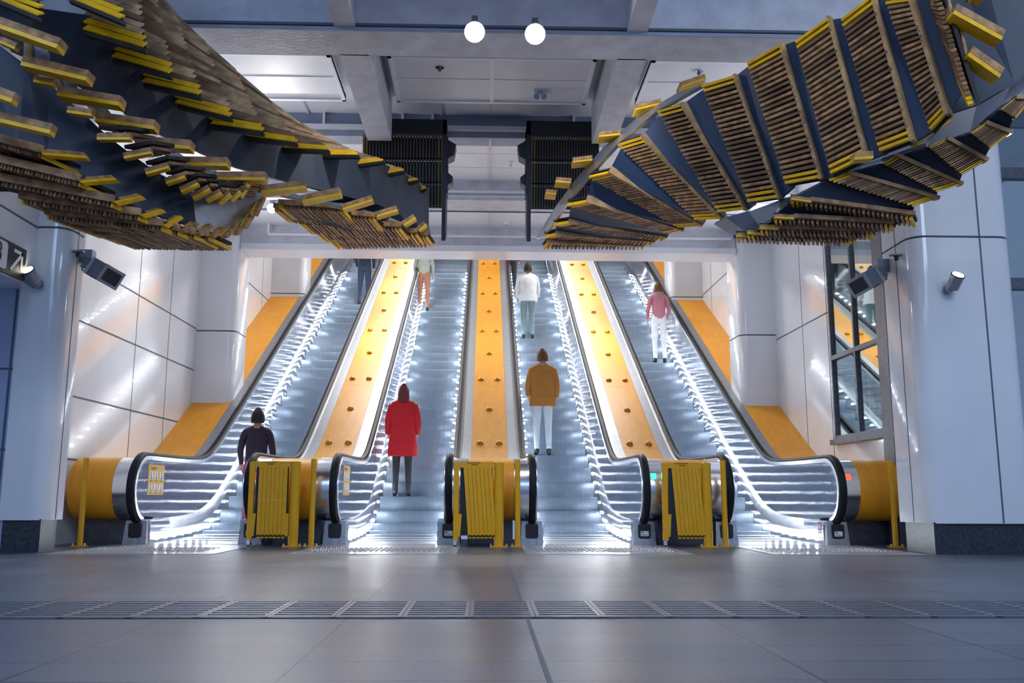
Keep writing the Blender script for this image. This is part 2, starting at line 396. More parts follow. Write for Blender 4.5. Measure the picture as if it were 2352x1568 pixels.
# framed hung panels
for x0, x1 in ((-1.13, 1.23), (-3.75, -1.77), (1.86, 3.85)):
    pm = MB().box(x0, x1, 9.62, 10.82, 5.42, 5.46)
    for a, b, c, d in ((x0, x0+.04, 9.62, 10.82), (x1-.04, x1, 9.62, 10.82), (x0, x1, 9.62, 9.66), (x0, x1, 10.78, 10.82)): pm.box(a, b, c, d, 5.395, 5.50, 1)
    pm.box(x0, x1, 10.19, 10.205, 5.412, 5.42, 1)
    if x1-x0 > 2.2: pm.box((x0+x1)/2-.025, (x0+x1)/2+.025, 9.62, 10.8, 5.40, 5.42, 1)
    struct('ceiling_panel', pm, [CEIL, mat('panel_frame', (.80, .82, .88), .5)])
cp = MB().tube([(-3.6, 14.70, 4.80), (4.1, 14.70, 4.80)], .022).tube([(-3.6, 14.70, 4.80), (-3.6, 14.70, 5.0)], .022)
tag(cp.build('conduit_pipe', CEIL), 'white conduit pipe running along the low beam above the escalators', 'pipe')
cp = MB().tube([(-4.6, 13.32, 5.10), (4.7, 13.32, 5.10)], .02)
tag(cp.build('conduit_pipe', CEIL), 'white conduit pipe along the higher grey beam behind the hanging frames', 'pipe')
# upper escalator hall roof
up_ = MB(); up_.hexa([(WL, 15.3, 4.9), (WR, 15.3, 4.9), (WR, 15.3, 5.2), (WL, 15.3, 5.2)], [(WL, 29, 12.9), (WR, 29, 12.9), (WR, 29, 13.2), (WL, 29, 13.2)])
struct('ceiling_upper', up_, mat('grey_hall_roof', (.30, .31, .34), .7))

# ------------------------------------------------------------------ drain grates across the floor
g0 = empty('drain_grate', (0, 4.5, 0), 'slotted grey metal grate panel in the floor drain line', 'drain grate', 'drain grate panels across the floor')
gb = MB().box(-.148, .148, 4.20, 4.22, -.02, .006).box(-.148, .148, 4.82, 4.84, -.02, .006).box(-.148, -.130, 4.2, 4.84, -.02, .006).box(.130, .148, 4.2, 4.84, -.02, .006)
put('frame', gb, mat('grate_steel', (.17, .19, .23), .4, .5, noise=.2, nscale=20), g0)
for i in range(8):
    y = 4.238+i*.0745
    put('bar', MB().box(-.13, .13, y, y+.040, -.015, .005), MATS['grate_steel'], g0)
put('channel', MB().box(-.148, .148, 4.2, 4.84, -.018, .0008), mat('dark_gutter', (.012, .014, .018), .7), g0)
g0.location.x = -.26+.045
for k in range(-11, 13):
    if k: dup(g0, (-.215+.2985*k, 4.5, 0))

# ------------------------------------------------------------------ escalators
def ramp(t, w): return T30*(math.sqrt(t*t+w*w)+t)/2 - (0)
def N(y): return max(0, ramp(y-12.9, .55) - .012)
def RL(y): return 1.0 + ramp(y-12.93, .38) - .008
YEND = 27.0
ys_top = [10.62+.12*i for i in range(40)] + [15.5+.8*i for i in range(15)]
ys_top = [y for y in ys_top if y <= YEND] + [YEND]
def arc(cy, cz, r, a0, a1, n): return [(cy+r*math.cos(R(a0+(a1-a0)*i/n)), cz+r*math.sin(R(a0+(a1-a0)*i/n))) for i in range(n+1)]
CY, CZ = 10.62, .615
# travel: from inlet under, round the nose, up and away (outward normal is on the left when going up the front then back)
rail_path = [(10.86, .235), (10.74, .232)] + arc(CY, CZ, .385, 262, 90, 26) + [(y, RL(y)) for y in ys_top[1:]]
def off(path, d):
    out = []
    for i, (y, z) in enumerate(path):
        y0, z0 = path[max(i-1, 0)]; y1, z1 = path[min(i+1, len(path)-1)]
        v = Vector((y1-y0, z1-z0)).normalized(); out.append((y+v.y*d, z-v.x*d))   # inward (down)
    return out
RAILPROF = [(-.040, -.012), (-.040, .006), (-.030, .020), (-.012, .026), (.012, .026), (.030, .020), (.040, .006), (.040, -.012), (.026, -.016), (-.026, -.016)]
rim_prof = [(-.052, -.062), (-.052, -.016), (.052, -.016), (.052, -.062)]
deck_path = arc(CY, CZ, .345, 262, 90, 22) + [(y, RL(y)-.045) for y in ys_top[1:]]
led_me = None
XC = [-3.24, -1.035, 1.17, 3.375]
HW = .635

def escalator(i, label):
    xc = XC[i]
    e = empty('escalator', (xc, 11.0, 0), label, 'escalator', 'four parallel escalators')
    for s in (-1, 1):
        xr = xc+s*HW
        put('handrail', MB().sweep(rail_path, RAILPROF, xr), RUBBER, e)
        put('rail_rim', MB().sweep(rail_path[2:], rim_prof, xr), STEEL, e)
        # balustrade panels, one sheet after another
        xi0, xi1 = sorted((xc+s*.585, xc+s*.60))
        top = lambda y: RL(y)-.07
        bot = lambda y: N(y)+.27
        # rounded newel sheet
        front = arc(CY, CZ, .325, 250, 90, 18)
        poly = [(11.15, bot(11.15))] + [(y, max(z, .275)) for y, z in front] + [(11.15, top(11.15))]
        put('balustrade_panel', MB().prism_x(poly, xi0, xi1), PANEL, e)
        cuts = [11.15, 11.85, 12.45, 13.6, 15.4, 17.2, 19.0, 20.8, 22.6, 24.4, YEND]
        for a, b in zip(cuts[:-1], cuts[1:]):
            lean = lambda y, t: y - (.35*t if y > 12.6 and y < YEND else .0)     # joints square to the slope
            n = 8; lo = []; hi = []
            for k in range(n+1):
                y = a+(b-a)*k/n
                yb = y + (.004 if k == 0 else -.004 if k == n else 0)
                lo.append((yb, bot(yb)))
                yt = lean(yb, 1) if a > 12.6 or (k == n and b > 12.6) else yb
                if a <= 12.6 < b: yt = yb - .35*k/n
                hi.append((yt, top(yt)))
            put('balustrade_panel', MB().prism_x(lo+hi[::-1], xi0, xi1), PANEL, e)
        # lower deck and skirt
        ys = [10.9+.15*k for k in range(30)]+[15.6+.9*k for k in range(13)]; ys = [y for y in ys if y < YEND]+[YEND]
        rings = [[(xc+s*.60, y, bot(y)+.003), (xc+s*.515, y, N(y)+(.13)), (xc+s*.515, y, N(y)+.125), (xc+s*.62, y, N(y)+.125)] for y in ys]
        put('inner_deck', MB().loft(rings, 0, False), STEEL, e)
        rings = [[(xc+s*.510, y, N(y)+.128), (xc+s*.62, y, N(y)+.128), (xc+s*.62, y, N(y)-.3), (xc+s*.510, y, N(y)-.3)] for y in ys]
        put('skirt', MB().loft(rings, 0, False), PANEL, e)
        # fascia at floor level below the newel sheet
        put('fascia', MB().box(min(xc+s*.500, xc+s*.63), max(xc+s*.500, xc+s*.63), 10.56, 11.2, 0, .272), PANEL, e)
        # pedestal with the black hole the rail runs into
        pd = MB().hexa([(xr-.13, 10.46, 0), (xr+.13, 10.46, 0), (xr+.13, 11.0, 0), (xr-.13, 11.0, 0)], [(xr-.115, 10.50, .26), (xr+.115, 10.50, .26), (xr+.115, 11.0, .26), (xr-.115, 11.0, .26)])
        pdo = put('pedestal', pd, mat('cast_grey_metal', (.33, .34, .37), .42, .6, noise=.2, nscale=15), e)
        io = put('inlet', MB().loft([[(xr+x, 10.485-.004-.02*k - z*.1*0, z) for x, z in rrect(-.07, .07, .075, .235, .025, (1, 1, 1, 1))] for k in (0, 1)], 0, False), BLACK, e)
        if (i, s) in ((0, 1), (1, 1), (2, 1), (3, 1)):
            put('inlet_label', MB().box(xr-.045, xr+.045, 10.455, 10.462, .10, .155).box(xr-.038, xr-.012, 10.453, 10.456, .135, .147, 1).box(xr-.038, xr+.03, 10.453, 10.456, .108, .112, 1).box(xr-.038, xr+.015, 10.453, 10.456, .120, .124, 1), [SIGNW, mat('label_ink', (.05, .07, .2), .5)], e)
        # outer steel ring beside the rail
        xo = xr + s*.045
        xw = xr + s*.205
        x0, x1 = sorted((xo, xw))
        put('newel_ring', MB().sheet(arc(CY, CZ, .352, 262, 80, 26), x0, x1, .02).prism_x(arc(CY, CZ, .335, 262, 80, 22), x0+.002, x1-.002), STEEL, e)
        put('deck_strip', MB().sheet(deck_path[22:], x0, x1, .03), STRIP, e)
        # signal lamp on the ring
        sig = {(1, 1): GREEN, (2, 1): GREEN, (0, 1): RED, (3, 1): RED}.get((i, s))
        if sig:
            a = R(155); yy, zz = CY+.355*math.cos(a), CZ+.355*math.sin(a)
            lx = xr+s*.085
            put('signal_light', MB().para((lx-.028, yy-.006, zz-.032), (.056, 0, 0), (0, .03, .056), (0, -.012, .006)), sig, e)
        # rows of small lamps along both skirts
        yl = 10.78; k = 0
        global led_me
        while k < 50:
            if led_me is None:
                led_me = MB().ball((0, 0, 0), .0155, 6).build('skirt_light', LED).data
                bpy.data.objects.remove(bpy.data.objects['skirt_light'])
            o = bpy.data.objects.new('skirt_light', led_me); C.objects.link(o); o.parent = e
            o.location = (s*.496, yl-11.0, N(yl)+.045+.06*min(1, N(yl)/.5))
            sl = (N(yl+.05)-N(yl-.05))/.1
            yl += .30/math.sqrt(1+sl*sl); k += 1
    # steps
    first = None
    for k in range(39):
        y = 11.32+.4*k; z = N(y+.05)
        if first is None:
            mb = MB()
            prof = [(0, -.30), (-.012, -.02), (-.004, 0), (.40, 0), (.40, -.06), (.05, -.30)]
            mb.prism_x(prof, -.505, .505)
            first = mb.build('step', STEPM, e); o = first
        else:
            o = first.copy(); C.objects.link(o); o.parent = e
        o.location = (0, y-11.0, z-.004)
    put('comb_plate', MB().box(xc-.51, xc+.51, 10.45, 11.315, -.02, .006), LSTONE, e)
    return e
escalator(0, 'escalator beside the wall on the passage sign side, nearest the platform sign')
escalator(1, 'escalator carrying the person in the red coat')
escalator(2, 'escalator carrying the people in white shirt and brown coat')
escalator(3, 'escalator beside the wall with the tall window')

# sloping orange covers between and beside the escalators
def deck(x0, x1, label, domes, rc=0, drum=(None, None), group='orange sloping deck covers'):
    d = empty('deck_cover', ((x0+x1)/2, 11.0, 0), label, 'deck cover', group)
    seam = [13.36, 15.4, 17.6, 19.6, 21.7, 23.8, YEND]
    dx0, dx1 = drum if drum[0] is not None else (x0, x1)
    put('drum', MB().sheet(arc(CY, CZ, .345, 270, 90, 26)+[(11.3, .958)], dx0, dx1, .02).prism_x(arc(CY, CZ, .33, 270, 90, 22)+[(11.2, .94), (11.2, .29)], dx0+.003, dx1-.003).box(dx0+.003, dx1-.003, 10.28, 10.285, .61, .614, 0), ORANGE, d)
    path = [p for p in deck_path[22:] if p[0] >= 10.7]
    a = 11.2
    for b in seam:
        n = 14; seg = [(a+.002+(b-a-.004)*k/n, RL(a+.002+(b-a-.004)*k/n)-.048) for k in range(n+1)]
        put('panel', MB().sheet(seg, x0, x1, .03), ORANGE, d)
        a = b
    xm = (x0+x1)/2
    if domes:
        ydom = [13.49+1.075*k for k in range(12)]
        rot = Matrix.Rotation(R(30), 3, 'X')
        for k, y in enumerate(ydom):
            for dx in ((-.14, .14) if k % 2 == 0 else (0,)):
                put('dome', MB().ball((xm+dx, y, RL(y)-.048), .052, 14, half=True, rot=rot, sc=(1, 1, .85)), DOME, d)
    put('base', MB().box(dx0, dx1, 10.78, 11.6, 0, .285), DARKST, d)
    return d
deck(XC[0]+HW+.207, XC[1]-HW-.207, 'orange deck cover with dome studs on the sign side of the red coat', True)
deck(XC[1]+HW+.207, XC[2]-HW-.207, 'orange deck cover with dome studs in the middle of the hall', True)
deck(XC[2]+HW+.207, XC[3]-HW-.207, 'orange deck cover with dome studs on the window side of the brown coat', True)
deck(WL+.003, XC[0]-HW-.207, 'plain orange deck cover along the wall behind the caution sign', False, drum=(-4.57, XC[0]-HW-.207))
deck(XC[3]+HW+.207, WR-.003, 'plain orange deck cover along the wall with the tall window', False, drum=(XC[3]+HW+.207, 4.74))

# landing plates with studs
for i, (a, b, c, d_, lab) in enumerate(((-4.06, -2.50, -3.98, -2.72, 'pale studded landing plate before the caution sign escalator'), (-1.83, -.26, -1.72, -.36, 'pale studded landing plate before the red coat escalator'),
                                        (.40, 1.98, .50, 1.88, 'pale studded landing plate before the brown coat escalator'), (2.73, 4.2, 2.80, 4.05, 'pale studded landing plate before the window side escalator'))):
    l = empty('landing_plate', ((a+b)/2, 9.6, 0), lab, 'landing plate', 'landing plates before the escalators')
    put('plate', MB().box(a, b, 8.75, 10.44, -.02, .004), LSTONE, l)
    mb = MB()
    n = 26
    for q in range(n):
        for r in range(8):
            x = c+(d_-c)*(q+.5)/n+(.0 if r % 2 else .012); y = 9.18+r*.085
            mb.loft([[(x+rr*math.cos(t), y+rr*math.sin(t), z) for t in [math.pi*2*w/8 for w in range(8)]] for rr, z in ((.017, .003), (.012, .010))], 0)
    put('tactile_studs', mb, mat('stud_steel', (.62, .63, .66), .3, .8) if i in (0, 3) else mat('stud_steel_dark', (.40, .41, .44), .35, .8), l)

# ------------------------------------------------------------------ yellow barriers and posts
def barrier(xp, lean, label):
    b = empty('folding_barrier', (xp, 10.08, 0), label, 'barrier', 'folded yellow barriers')
    def P(n, mb, m=YELL, par=None): return mb.build(n, m, par or b)
    P('post', MB().cyl((0, 0, .01), (0, 0, .90), .053, n=20))
    P('cap', MB().ball((0, 0, .90), .053, 16, half=True, sc=(1, 1, .25)))
    P('base_plate', MB().box(-.095, .095, -.1, .1, 0, .012))
    for sx in (-.085, .085): P('bolt', MB().cyl((sx, -.06, .012), (sx, -.06, .035), .011, n=8), CHROME)
    x0 = -.47
    P('top_bar', MB().box(x0, -.05, -.022, .022, .845, .905).box(x0+.12, x0+.27, -.024, -.021, .893, .900, 1).box(x0+.17, x0+.24, -.024, -.021, .872, .880, 1), [YELL, mat('brown_mark', (.10, .05, .01), .6)])
    P('end_post', MB().box(x0-.02, x0+.035, -.03, .03, .07, .90))
    P('side_stop', MB().hexa([(x0+.035, -.03, .11), (x0+.055, -.03, .11), (x0+.055, .0, .11), (x0+.035, 0, .11)], [(x0+.035, -.03, .35), (x0+.07, -.03, .35), (x0+.07, 0, .35), (x0+.035, 0, .35)]))
    P('side_stop', MB().box(-.085, -.05, -.03, 0, .11, .35))
    for k in range(7):
        xb = x0+.085+k*.044; dx = lean
        s = P('slat', MB().hexa([(xb+dx, -.034, .105), (xb+dx+.041, -.034, .105), (xb+dx+.041, -.020, .105), (xb+dx, -.020, .105)], [(xb, -.034, .845), (xb+.041, -.034, .845), (xb+.041, -.020, .845), (xb, -.020, .845)])
              .cyl((xb+dx+.0205, -.034, .108), (xb+dx+.0205, -.020, .108), .0205, n=14))
        MB().cyl((xb+dx+.0205, -.038, .115), (xb+dx+.0205, -.034, .115), .005, n=8).cyl((xb+dx/2+.0205, -.038, .49), (xb+dx/2+.0205, -.034, .49), .005, n=8).build('rivet', CHROME, s)
    P('back_panel', MB().box(x0+.05, -.07, -.016, -.004, .12, .85), DARKB)
    w = P('caster', MB().cyl((x0-.0, -.012, .033), (x0-.0, .012, .033), .028, n=14), BLACK)
    MB().box(x0-.02, x0+.02, -.022, -.014, .02, .075).box(x0-.02, x0+.02, .014, .022, .02, .075).build('fork', CHROME, w)
    return b
barrier(-2.05, .0, 'folded yellow barrier with upright slats, beside the caution sign escalator')
barrier(.155, .055, 'folded yellow barrier with leaning slats before the middle deck cover')
barrier(2.43, .050, 'folded yellow barrier nearest the window side, slats leaning')
def post(x, y, label, rz=0):
    p_ = empty('guard_post', (x, y, 0), label, 'post', 'thin yellow guard posts')
    MB().cyl((0, 0, .01), (0, 0, .935), .030, n=16).build('tube', YELL, p_)
    MB().box(-.075, .075, -.045, .045, 0, .012).build('base_plate', YELL, p_)
    for sx in (-.06, .06): MB().cyl((sx, -.02, .012), (sx, -.02, .036), .012, n=8).build('bolt', CHROME, p_)
    return p_
post(-4.30, 10.08, 'thin yellow guard post before the drum beside the passage pillar')
post(-1.86, 10.10, 'thin yellow guard post beside the folded barrier with upright slats')
post(.36, 10.12, 'thin yellow guard post beside the middle folded barrier')
post(2.63, 10.12, 'thin yellow guard post beside the window side folded barrier')
post(4.49, 10.08, 'thin yellow guard post beside the window side pillar')

# ------------------------------------------------------------------ stickers on the escalator sides
def caution(x, y0, y1, z0, z1, label):
    s = empty('caution_sign', (x, y0, z0), label, 'sign')
    put('plate', MB().box(x, x+.002, y0, y1, z0, z1), SIGNY, s)
    w, h = y1-y0, z1-z0
    text_mesh('heading', 'Caution!', h*.17, mat('sign_brown', (.10, .05, .01), .6), Matrix.Translation((x+.002, y0+w*.30, z1-h*.12)) @ RX, s, .0008)
    ink = mat('pictogram_ink', (.03, .06, .09), .5)
    for r in range(2):
        for c in range(3):
            cy = y0+w*(.19+.31*c); cz = z0+h*(.63-.40*r)
            put('pictogram', MB().box(x+.002, x+.0028, cy-w*.10, cy+w*.10, cz-h*.13, cz+h*.13)
                .box(x+.0028, x+.0034, cy-w*.07, cy+w*.07, cz-h*.11, cz-h*.085, 1).box(x+.0028, x+.0034, cy-w*.015+(c-1)*w*.02, cy+w*.02+(c-1)*w*.02, cz-h*.085, cz+h*.06, 1)
                .box(x+.0028, x+.0034, cy-w*.02+(c-1)*w*.02, cy+w*.025+(c-1)*w*.02, cz+h*.07, cz+h*.11, 1)
                .para((x+.0028, cy, cz-h*.03), (.0006, 0, 0), (0, w*.06, -h*.05*(1+r)), (0, 0, h*.02), 1), [SIGNW, ink], s)
            put('caption', MB().box(x+.002, x+.0026, cy-w*.08, cy+w*.08, cz-h*.165, cz-h*.150).box(x+.002, x+.0026, cy-w*.05, cy+w*.06, cz-h*.195, cz-h*.180), mat('sign_brown', (.1, .05, .01)), s)
caution(XC[0]-.584, 10.62, 11.14, .545, .890, 'yellow caution sign with six pictograms facing the empty hall beside the drum and passage pillar')
caution(XC[1]-.584, 10.66, 11.14, .545, .890, 'yellow caution sign with six pictograms on the red coat escalator')
ss = empty('stop_sticker', (XC[3]+.498, 10.8, .1), 'small purple emergency stop sticker low on the window side escalator', 'sticker')
xs = XC[3]+.4985
put('sticker', MB().box(xs, xs+.002, 10.62, 10.73, .125, .255).box(xs-.001, xs, 10.635, 10.715, .135, .165, 1).box(xs-.001, xs, 10.635, 10.715, .215, .222, 1), [PURP, SIGNW], ss)
RXm = Matrix(((0, 0, -1, 0), (-1, 0, 0, 0), (0, 1, 0, 0), (0, 0, 0, 1)))
text_mesh('word', 'STOP', .038, SIGNW, Matrix.Translation((xs-.0005, 10.675, .19)) @ RXm, ss, .0006)

# ------------------------------------------------------------------ lamps and cameras on the pillars and ceiling
def wall_spot(px, aim, label, Yf):
    p0 = px; s = empty('wall_spotlight', p0, label, 'spotlight', 'round spotlights on the pillars')
    a = Vector(aim).normalized()
    MB().cyl((0, 0, 0), (0, -.03, 0), .05, n=18).build('rose', LAMPG, s)
    c = Vector((0, -.12, .01))
    MB().ball((0, -.055, 0), .045, 14).build('knuckle', LAMPG, s)
    MB().cyl(c-a*.02, c+a*.12, .062, .066, n=24).build('head', LAMPG, s)
    MB().cyl(c+a*.118, c+a*.128, .066, .066, n=24).build('bezel', BLACK, s)
    MB().cyl(c+a*.126, c+a*.131, .055, .055, n=24).build('lens', LAMPW, s)
    return s
wall_spot((4.60, 8.78, 2.58), (.10, -.55, .62), 'round grey spotlight lit on the window side pillar', 8.78)
wall_spot((-4.44, 9.0, 2.60), (-.15, -.60, .55), 'round grey spotlight lit on the pillar beside the platform sign', 9.0)
def flood(px, sx, label):
    f = empty('floodlight', px, label, 'floodlight', 'box floodlights on the pillars')
    MB().box(min(0, sx*.13), max(0, sx*.13), -.05, .05, -.04, .10).build('mount_box', FLOODG, f)
    d = Vector((sx*.60, -.42, -.33)).normalized(); q = Vector((0, 1, 0)); q = (q-d*q.dot(d)).normalized(); n = d.cross(q)
    if n.z < 0: n = -n
    def blk(nm, a, l, w, h, m, o=0): return MB().para(Vector((sx*.08, -.06, -.05))+d*a-q*w/2-n*h/2+n*o, d*l, q*w, n*h).build(nm, m, f)
    blk('bracket', -.02, .16, .05, .05, DARKST)
    blk('arm', .05, .22, .13, .12, FLOODG)
    h = blk('head', .24, .05, .24, .19, LAMPG)
    blk('head_body', .29, .22, .22, .17, FLOODG)
    blk('lens', .31, .18, .17, .01, LENS, -.09); blk('lens_front', .511, .006, .18, .13, LENS)
    blk('bezel', .50, .012, .24, .19, LAMPG)
    MB().tube([(sx*.05, -.06, -.06), (sx*.06, -.09, -.13), (sx*.12, -.09, -.14), (sx*.16, -.07, -.10)], .008).build('cable', BLACK, f)
    return f
flood((-4.20, 9.33, 2.94), 1, 'grey box floodlight angled out from the passage side pillar')
flood((4.27, 9.34, 2.93), -1, 'grey box floodlight angled out from the window side pillar')
def cctv(px, sx, label):
    c = empty('security_camera', px, label, 'camera', 'small cameras on the pillars')
    MB().box(min(0, sx*.11), max(0, sx*.11), -.03, .03, .02, .035).build('shelf', FLOODG, c)
    MB().cyl((sx*.05, 0, .02), (sx*.05, -.0, -.03), .026, .02, n=12).build('dome', LENS, c)
    return c
cctv((-4.20, 9.14, 2.95), 1, 'small dark camera under a shelf, near the passage side floodlight')
cctv((4.27, 9.02, 2.97), -1, 'small dark camera under a shelf, near the window side floodlight')
def ceiling_lamp(p_, label, r=.10):
    c = empty('ceiling_spotlight', p_, label, 'spotlight', 'bright spotlights under the beams')
    MB().box(-.03, .03, -.02, .02, .06, .16).build('bracket', DARKST, c)
    MB().cyl((0, .10, .03), (0, -.02, -.01), r*.8, r, n=20).build('head', DARKST, c)
    MB().cyl((0, -.021, -.010), (0, -.028, -.012), r*.93, r*.93, n=20).build('lens', LAMP, c)
ceiling_lamp((-.128, 8.12, 4.905), 'bright lit spotlight under the big beam, on the sign side of the pair')
ceiling_lamp((.449, 8.12, 4.895), 'bright lit spotlight under the big beam, on the window side of the pair')
ceiling_lamp((-3.27, 13.5, 4.86), 'bright lit spotlight low between the hanging steps, nearest the caution sign', .075)
def disc_dev(p_, label, name='smoke_detector'):
    c = empty(name, p_, label, name.replace('_', ' '))
    MB().cyl((0, 0, 0), (0, 0, -.02), .055, n=18).build('base', CEIL, c)
    MB().cyl((0, 0, -.02), (0, 0, -.05), .04, .025, n=18).build('sensor', CEIL, c)
    MB().cyl((0, 0, -.05), (0, 0, -.056), .014, n=10).build('eye', BLACK, c)
disc_dev((.341, 12.56, 5.29), 'white smoke detector on the ceiling between the two hanging frames')
disc_dev((.324, 14.47, 4.98), 'white smoke detector on the low ceiling strip before the escalator beam')
def sprink(p_, label):
    c = empty('sprinkler', p_, label, 'sprinkler')
    MB().cyl((0, 0, 0), (0, 0, -.012), .05, n=18).build('rose', CHROME, c)
    MB().cyl((0, 0, -.012), (0, 0, -.05), .016, .02, n=10).build('nozzle', DARKST, c)
sprink((-.554, 9.89, 5.42), 'small round sprinkler on the framed ceiling panel, sign side')
sprink((2.454, 9.89, 5.42), 'small round sprinkler on the ceiling panel above the window side steps')
el = empty('emergency_light', (.64, 10.5, 5.42), 'twin headed emergency light on the middle ceiling panel', 'light')
MB().box(-.075, .075, -.05, .05, -.07, 0).build('box', CEIL, el)
for sx in (-.045, .045): MB().cyl((sx, -.03, -.07), (sx, -.07, -.10), .03, .036, n=14).build('lamp_head', CHROME, el)
text_mesh('word', 'FIRE', .04, SIGNB, Matrix.Translation((.64, 10.449, 5.385)) @ Matrix.Rotation(R(90), 4, 'X'), el, .001)

# ------------------------------------------------------------------ hanging bands of timber steps
def toward(n, p):
    return n if n.dot(EYE-p) > 0 else -n
def bar3(mb, p, q, w, t, nrm, mi=0, side=None):
    """bar from p to q; w across (in the plane normal to nrm), t along nrm"""
    d = q-p; a = nrm.cross(d).normalized()
    if side is not None and a.dot(side) < 0: a = -a
    mb.para(p-a*w/2, d, a*w, nrm*t, mi); return mb
def tread(root, TL, TR, BL, BR, n=24, th=.035, nos=True, endn=2, back=True, wood=WOOD, name='tread', far=None, wf=.52):
    """slatted step: slats run TL->TR and are set side by side from T to B, first and last painted yellow"""
    nrm = toward((BL-TL).cross(TR-TL).normalized(), TL)
    m = MB(); ye = (MB(), MB()); no = MB()
    for k in range(n):
        f = (k+.5)/n
        p = TL.lerp(BL, f); q = TR.lerp(BR, f)
        w = ((BL-TL).length+(BR-TR).length)/2/n*wf
        j = Vector((random.uniform(-.004, .004),)*3)
        bar3(ye[0] if k < endn else ye[1] if k >= n-(endn if far is None else far) else m, p+j, q+j, w, th, nrm, 2 if (endn <= k < n-endn and random.random() < .42) else 0)
    c = [TL, TR, BR, BL]
    if back: m.hexa([p-nrm*.045 for p in c], [p-nrm*.018 for p in c], 1)
    t = put(name, m, [wood, WOODD, mat('darker_timber', (.235, .125, .06), .66, noise=.4, nscale=5)], root)
    for y_ in ye:
        if y_.v: e = y_.build('edge_strip', WYEL, t); e.data.transform(Matrix.Translation(-Vector(root.location)))
    if nos:
        no.v = []
        d = (TR-TL).normalized()
        bar3(no, TR-nrm*.05, BR-nrm*.05, .03, .085, nrm)
        o = no.build('nosing', WOODL, t); o.data.transform(Matrix.Translation(-Vector(root.location)))
    return t
def plate(root, name, quads, m, th=.03):
    """continuous folded sheet of given thickness through a list of (a, b) edge pairs"""
    mb = MB()
    for (a0, b0), (a1, b1) in zip(quads[:-1], quads[1:]):
        nrm = toward((b0-a0).cross(a1-a0).normalized(), a0)
        mb.hexa([a0-nrm*th, b0-nrm*th, b1-nrm*th, a1-nrm*th], [a0, b0, b1, a1])
    return put(name, mb, m, root)
def plank(root, p, q, w=.07, t=.05, yel='low', name='plank', ymat=WYEL):
    """timber bar with a painted lower edge"""
    d = (q-p).normalized(); v = toward(Vector((0, -1, 0)), p); upv = d.cross(v).normalized()
    if upv.z < 0: upv = -upv
    o = put(name, MB().para(p-v*t, q-p, v*t*2, upv*w*.62), WOOD, root)
    e = MB().para(p-v*t*.9-upv*w*.40, q-p, v*t*1.85, upv*w*.40).build('edge_strip', ymat, o); e.data.transform(Matrix.Translation(-Vector(root.location)))
    return o

# ---- band on the window side
RB = empty('hanging_stair_band', at(1700, 100, Y=7.5)+Vector((0, 0, .6)), 'long curved navy band of slatted timber steps hanging at the window side', 'hanging structure', 'hanging bands of timber steps')
r1 = [  # TL, TR, BL, BR in sight lines, then depth of the left and right end
 ((1246, 566), (1256, 553), (1478, 568), (1480, 560), 10.3, 10.2), ((1250, 540), (1276, 534), (1500, 558), (1505, 550), 10.1, 10.0), ((1270, 512), (1306, 506), (1524, 549), (1534, 540), 9.8, 9.7),
 ((1302, 466), (1347, 458), (1540, 530), (1572, 524), 9.4, 9.2), ((1353, 402), (1400, 391), (1562, 518), (1616, 515), 9.0, 8.8), ((1421, 328), (1475, 311), (1602, 503), (1662, 501), 8.6, 8.4),
 ((1512, 252), (1568, 236), (1655, 488), (1716, 481), 8.2, 8.0), ((1614, 195), (1689, 172), (1723, 466), (1792, 456), 7.8, 7.6), ((1719, 144), (1796, 100), (1809, 426), (1889, 412), 7.4, 7.2),
 ((1830, 94), (1905, 40), (1912, 404), (1993, 366), 7.0, 6.85), ((1935, 44), (2006, -11), (2025, 352), (2098, 325), 6.7, 6.55), ((2033, -8), (2090, -14), (2142, 304), (2178, 264), 6.4, 6.3),
 ((2132, -30), (2150, -40), (2212, 190), (2238, 245), 6.2, 6.05)]
prev = None
for k, (TL, TR, BL, BR, ya, yb) in enumerate(r1):
    tl, bl = at(*TL, Y=ya+.05), at(*BL, Y=ya+.05-.15); tr, br = at(*TR, Y=yb), at(*BR, Y=yb-.15)
    tread(RB, tl, tr, bl, br, n=26, nos=k < 12)
    if prev: plate(RB, 'riser', [(prev[0]+Vector((0, .05, 0)), prev[1]+Vector((0, .05, 0))), (tl.lerp(tr, .25)+Vector((0, .06, 0)), bl.lerp(br, .25)+Vector((0, .06, 0)))], NAVYB)
    prev = (tr, br)
# steel side sheet with planks of the far face above it
side = []
for k in range(1, 8):
    TL, TR, BL, BR, ya, yb = r1[k]
    a = at(*TL, Y=ya+.08); side.append((a, a+Vector((-.07-.005*k, .45, .08+.010*k))))
plate(RB, 'side_sheet', side, BARE)
for p, q, y in (((1252, 447), (1277, 449), 9.9), ((1275, 420), (1310, 423), 9.6), ((1314, 376), (1358, 371), 9.3), ((1373, 318), (1422, 313), 9.0), ((1456, 257), (1515, 243), 8.7), ((1560, 206), (1615, 187), 8.4)):
    a, b = at(*p, Y=y), at(*q, Y=y-.05); plank(RB, a, b, .055, .10)
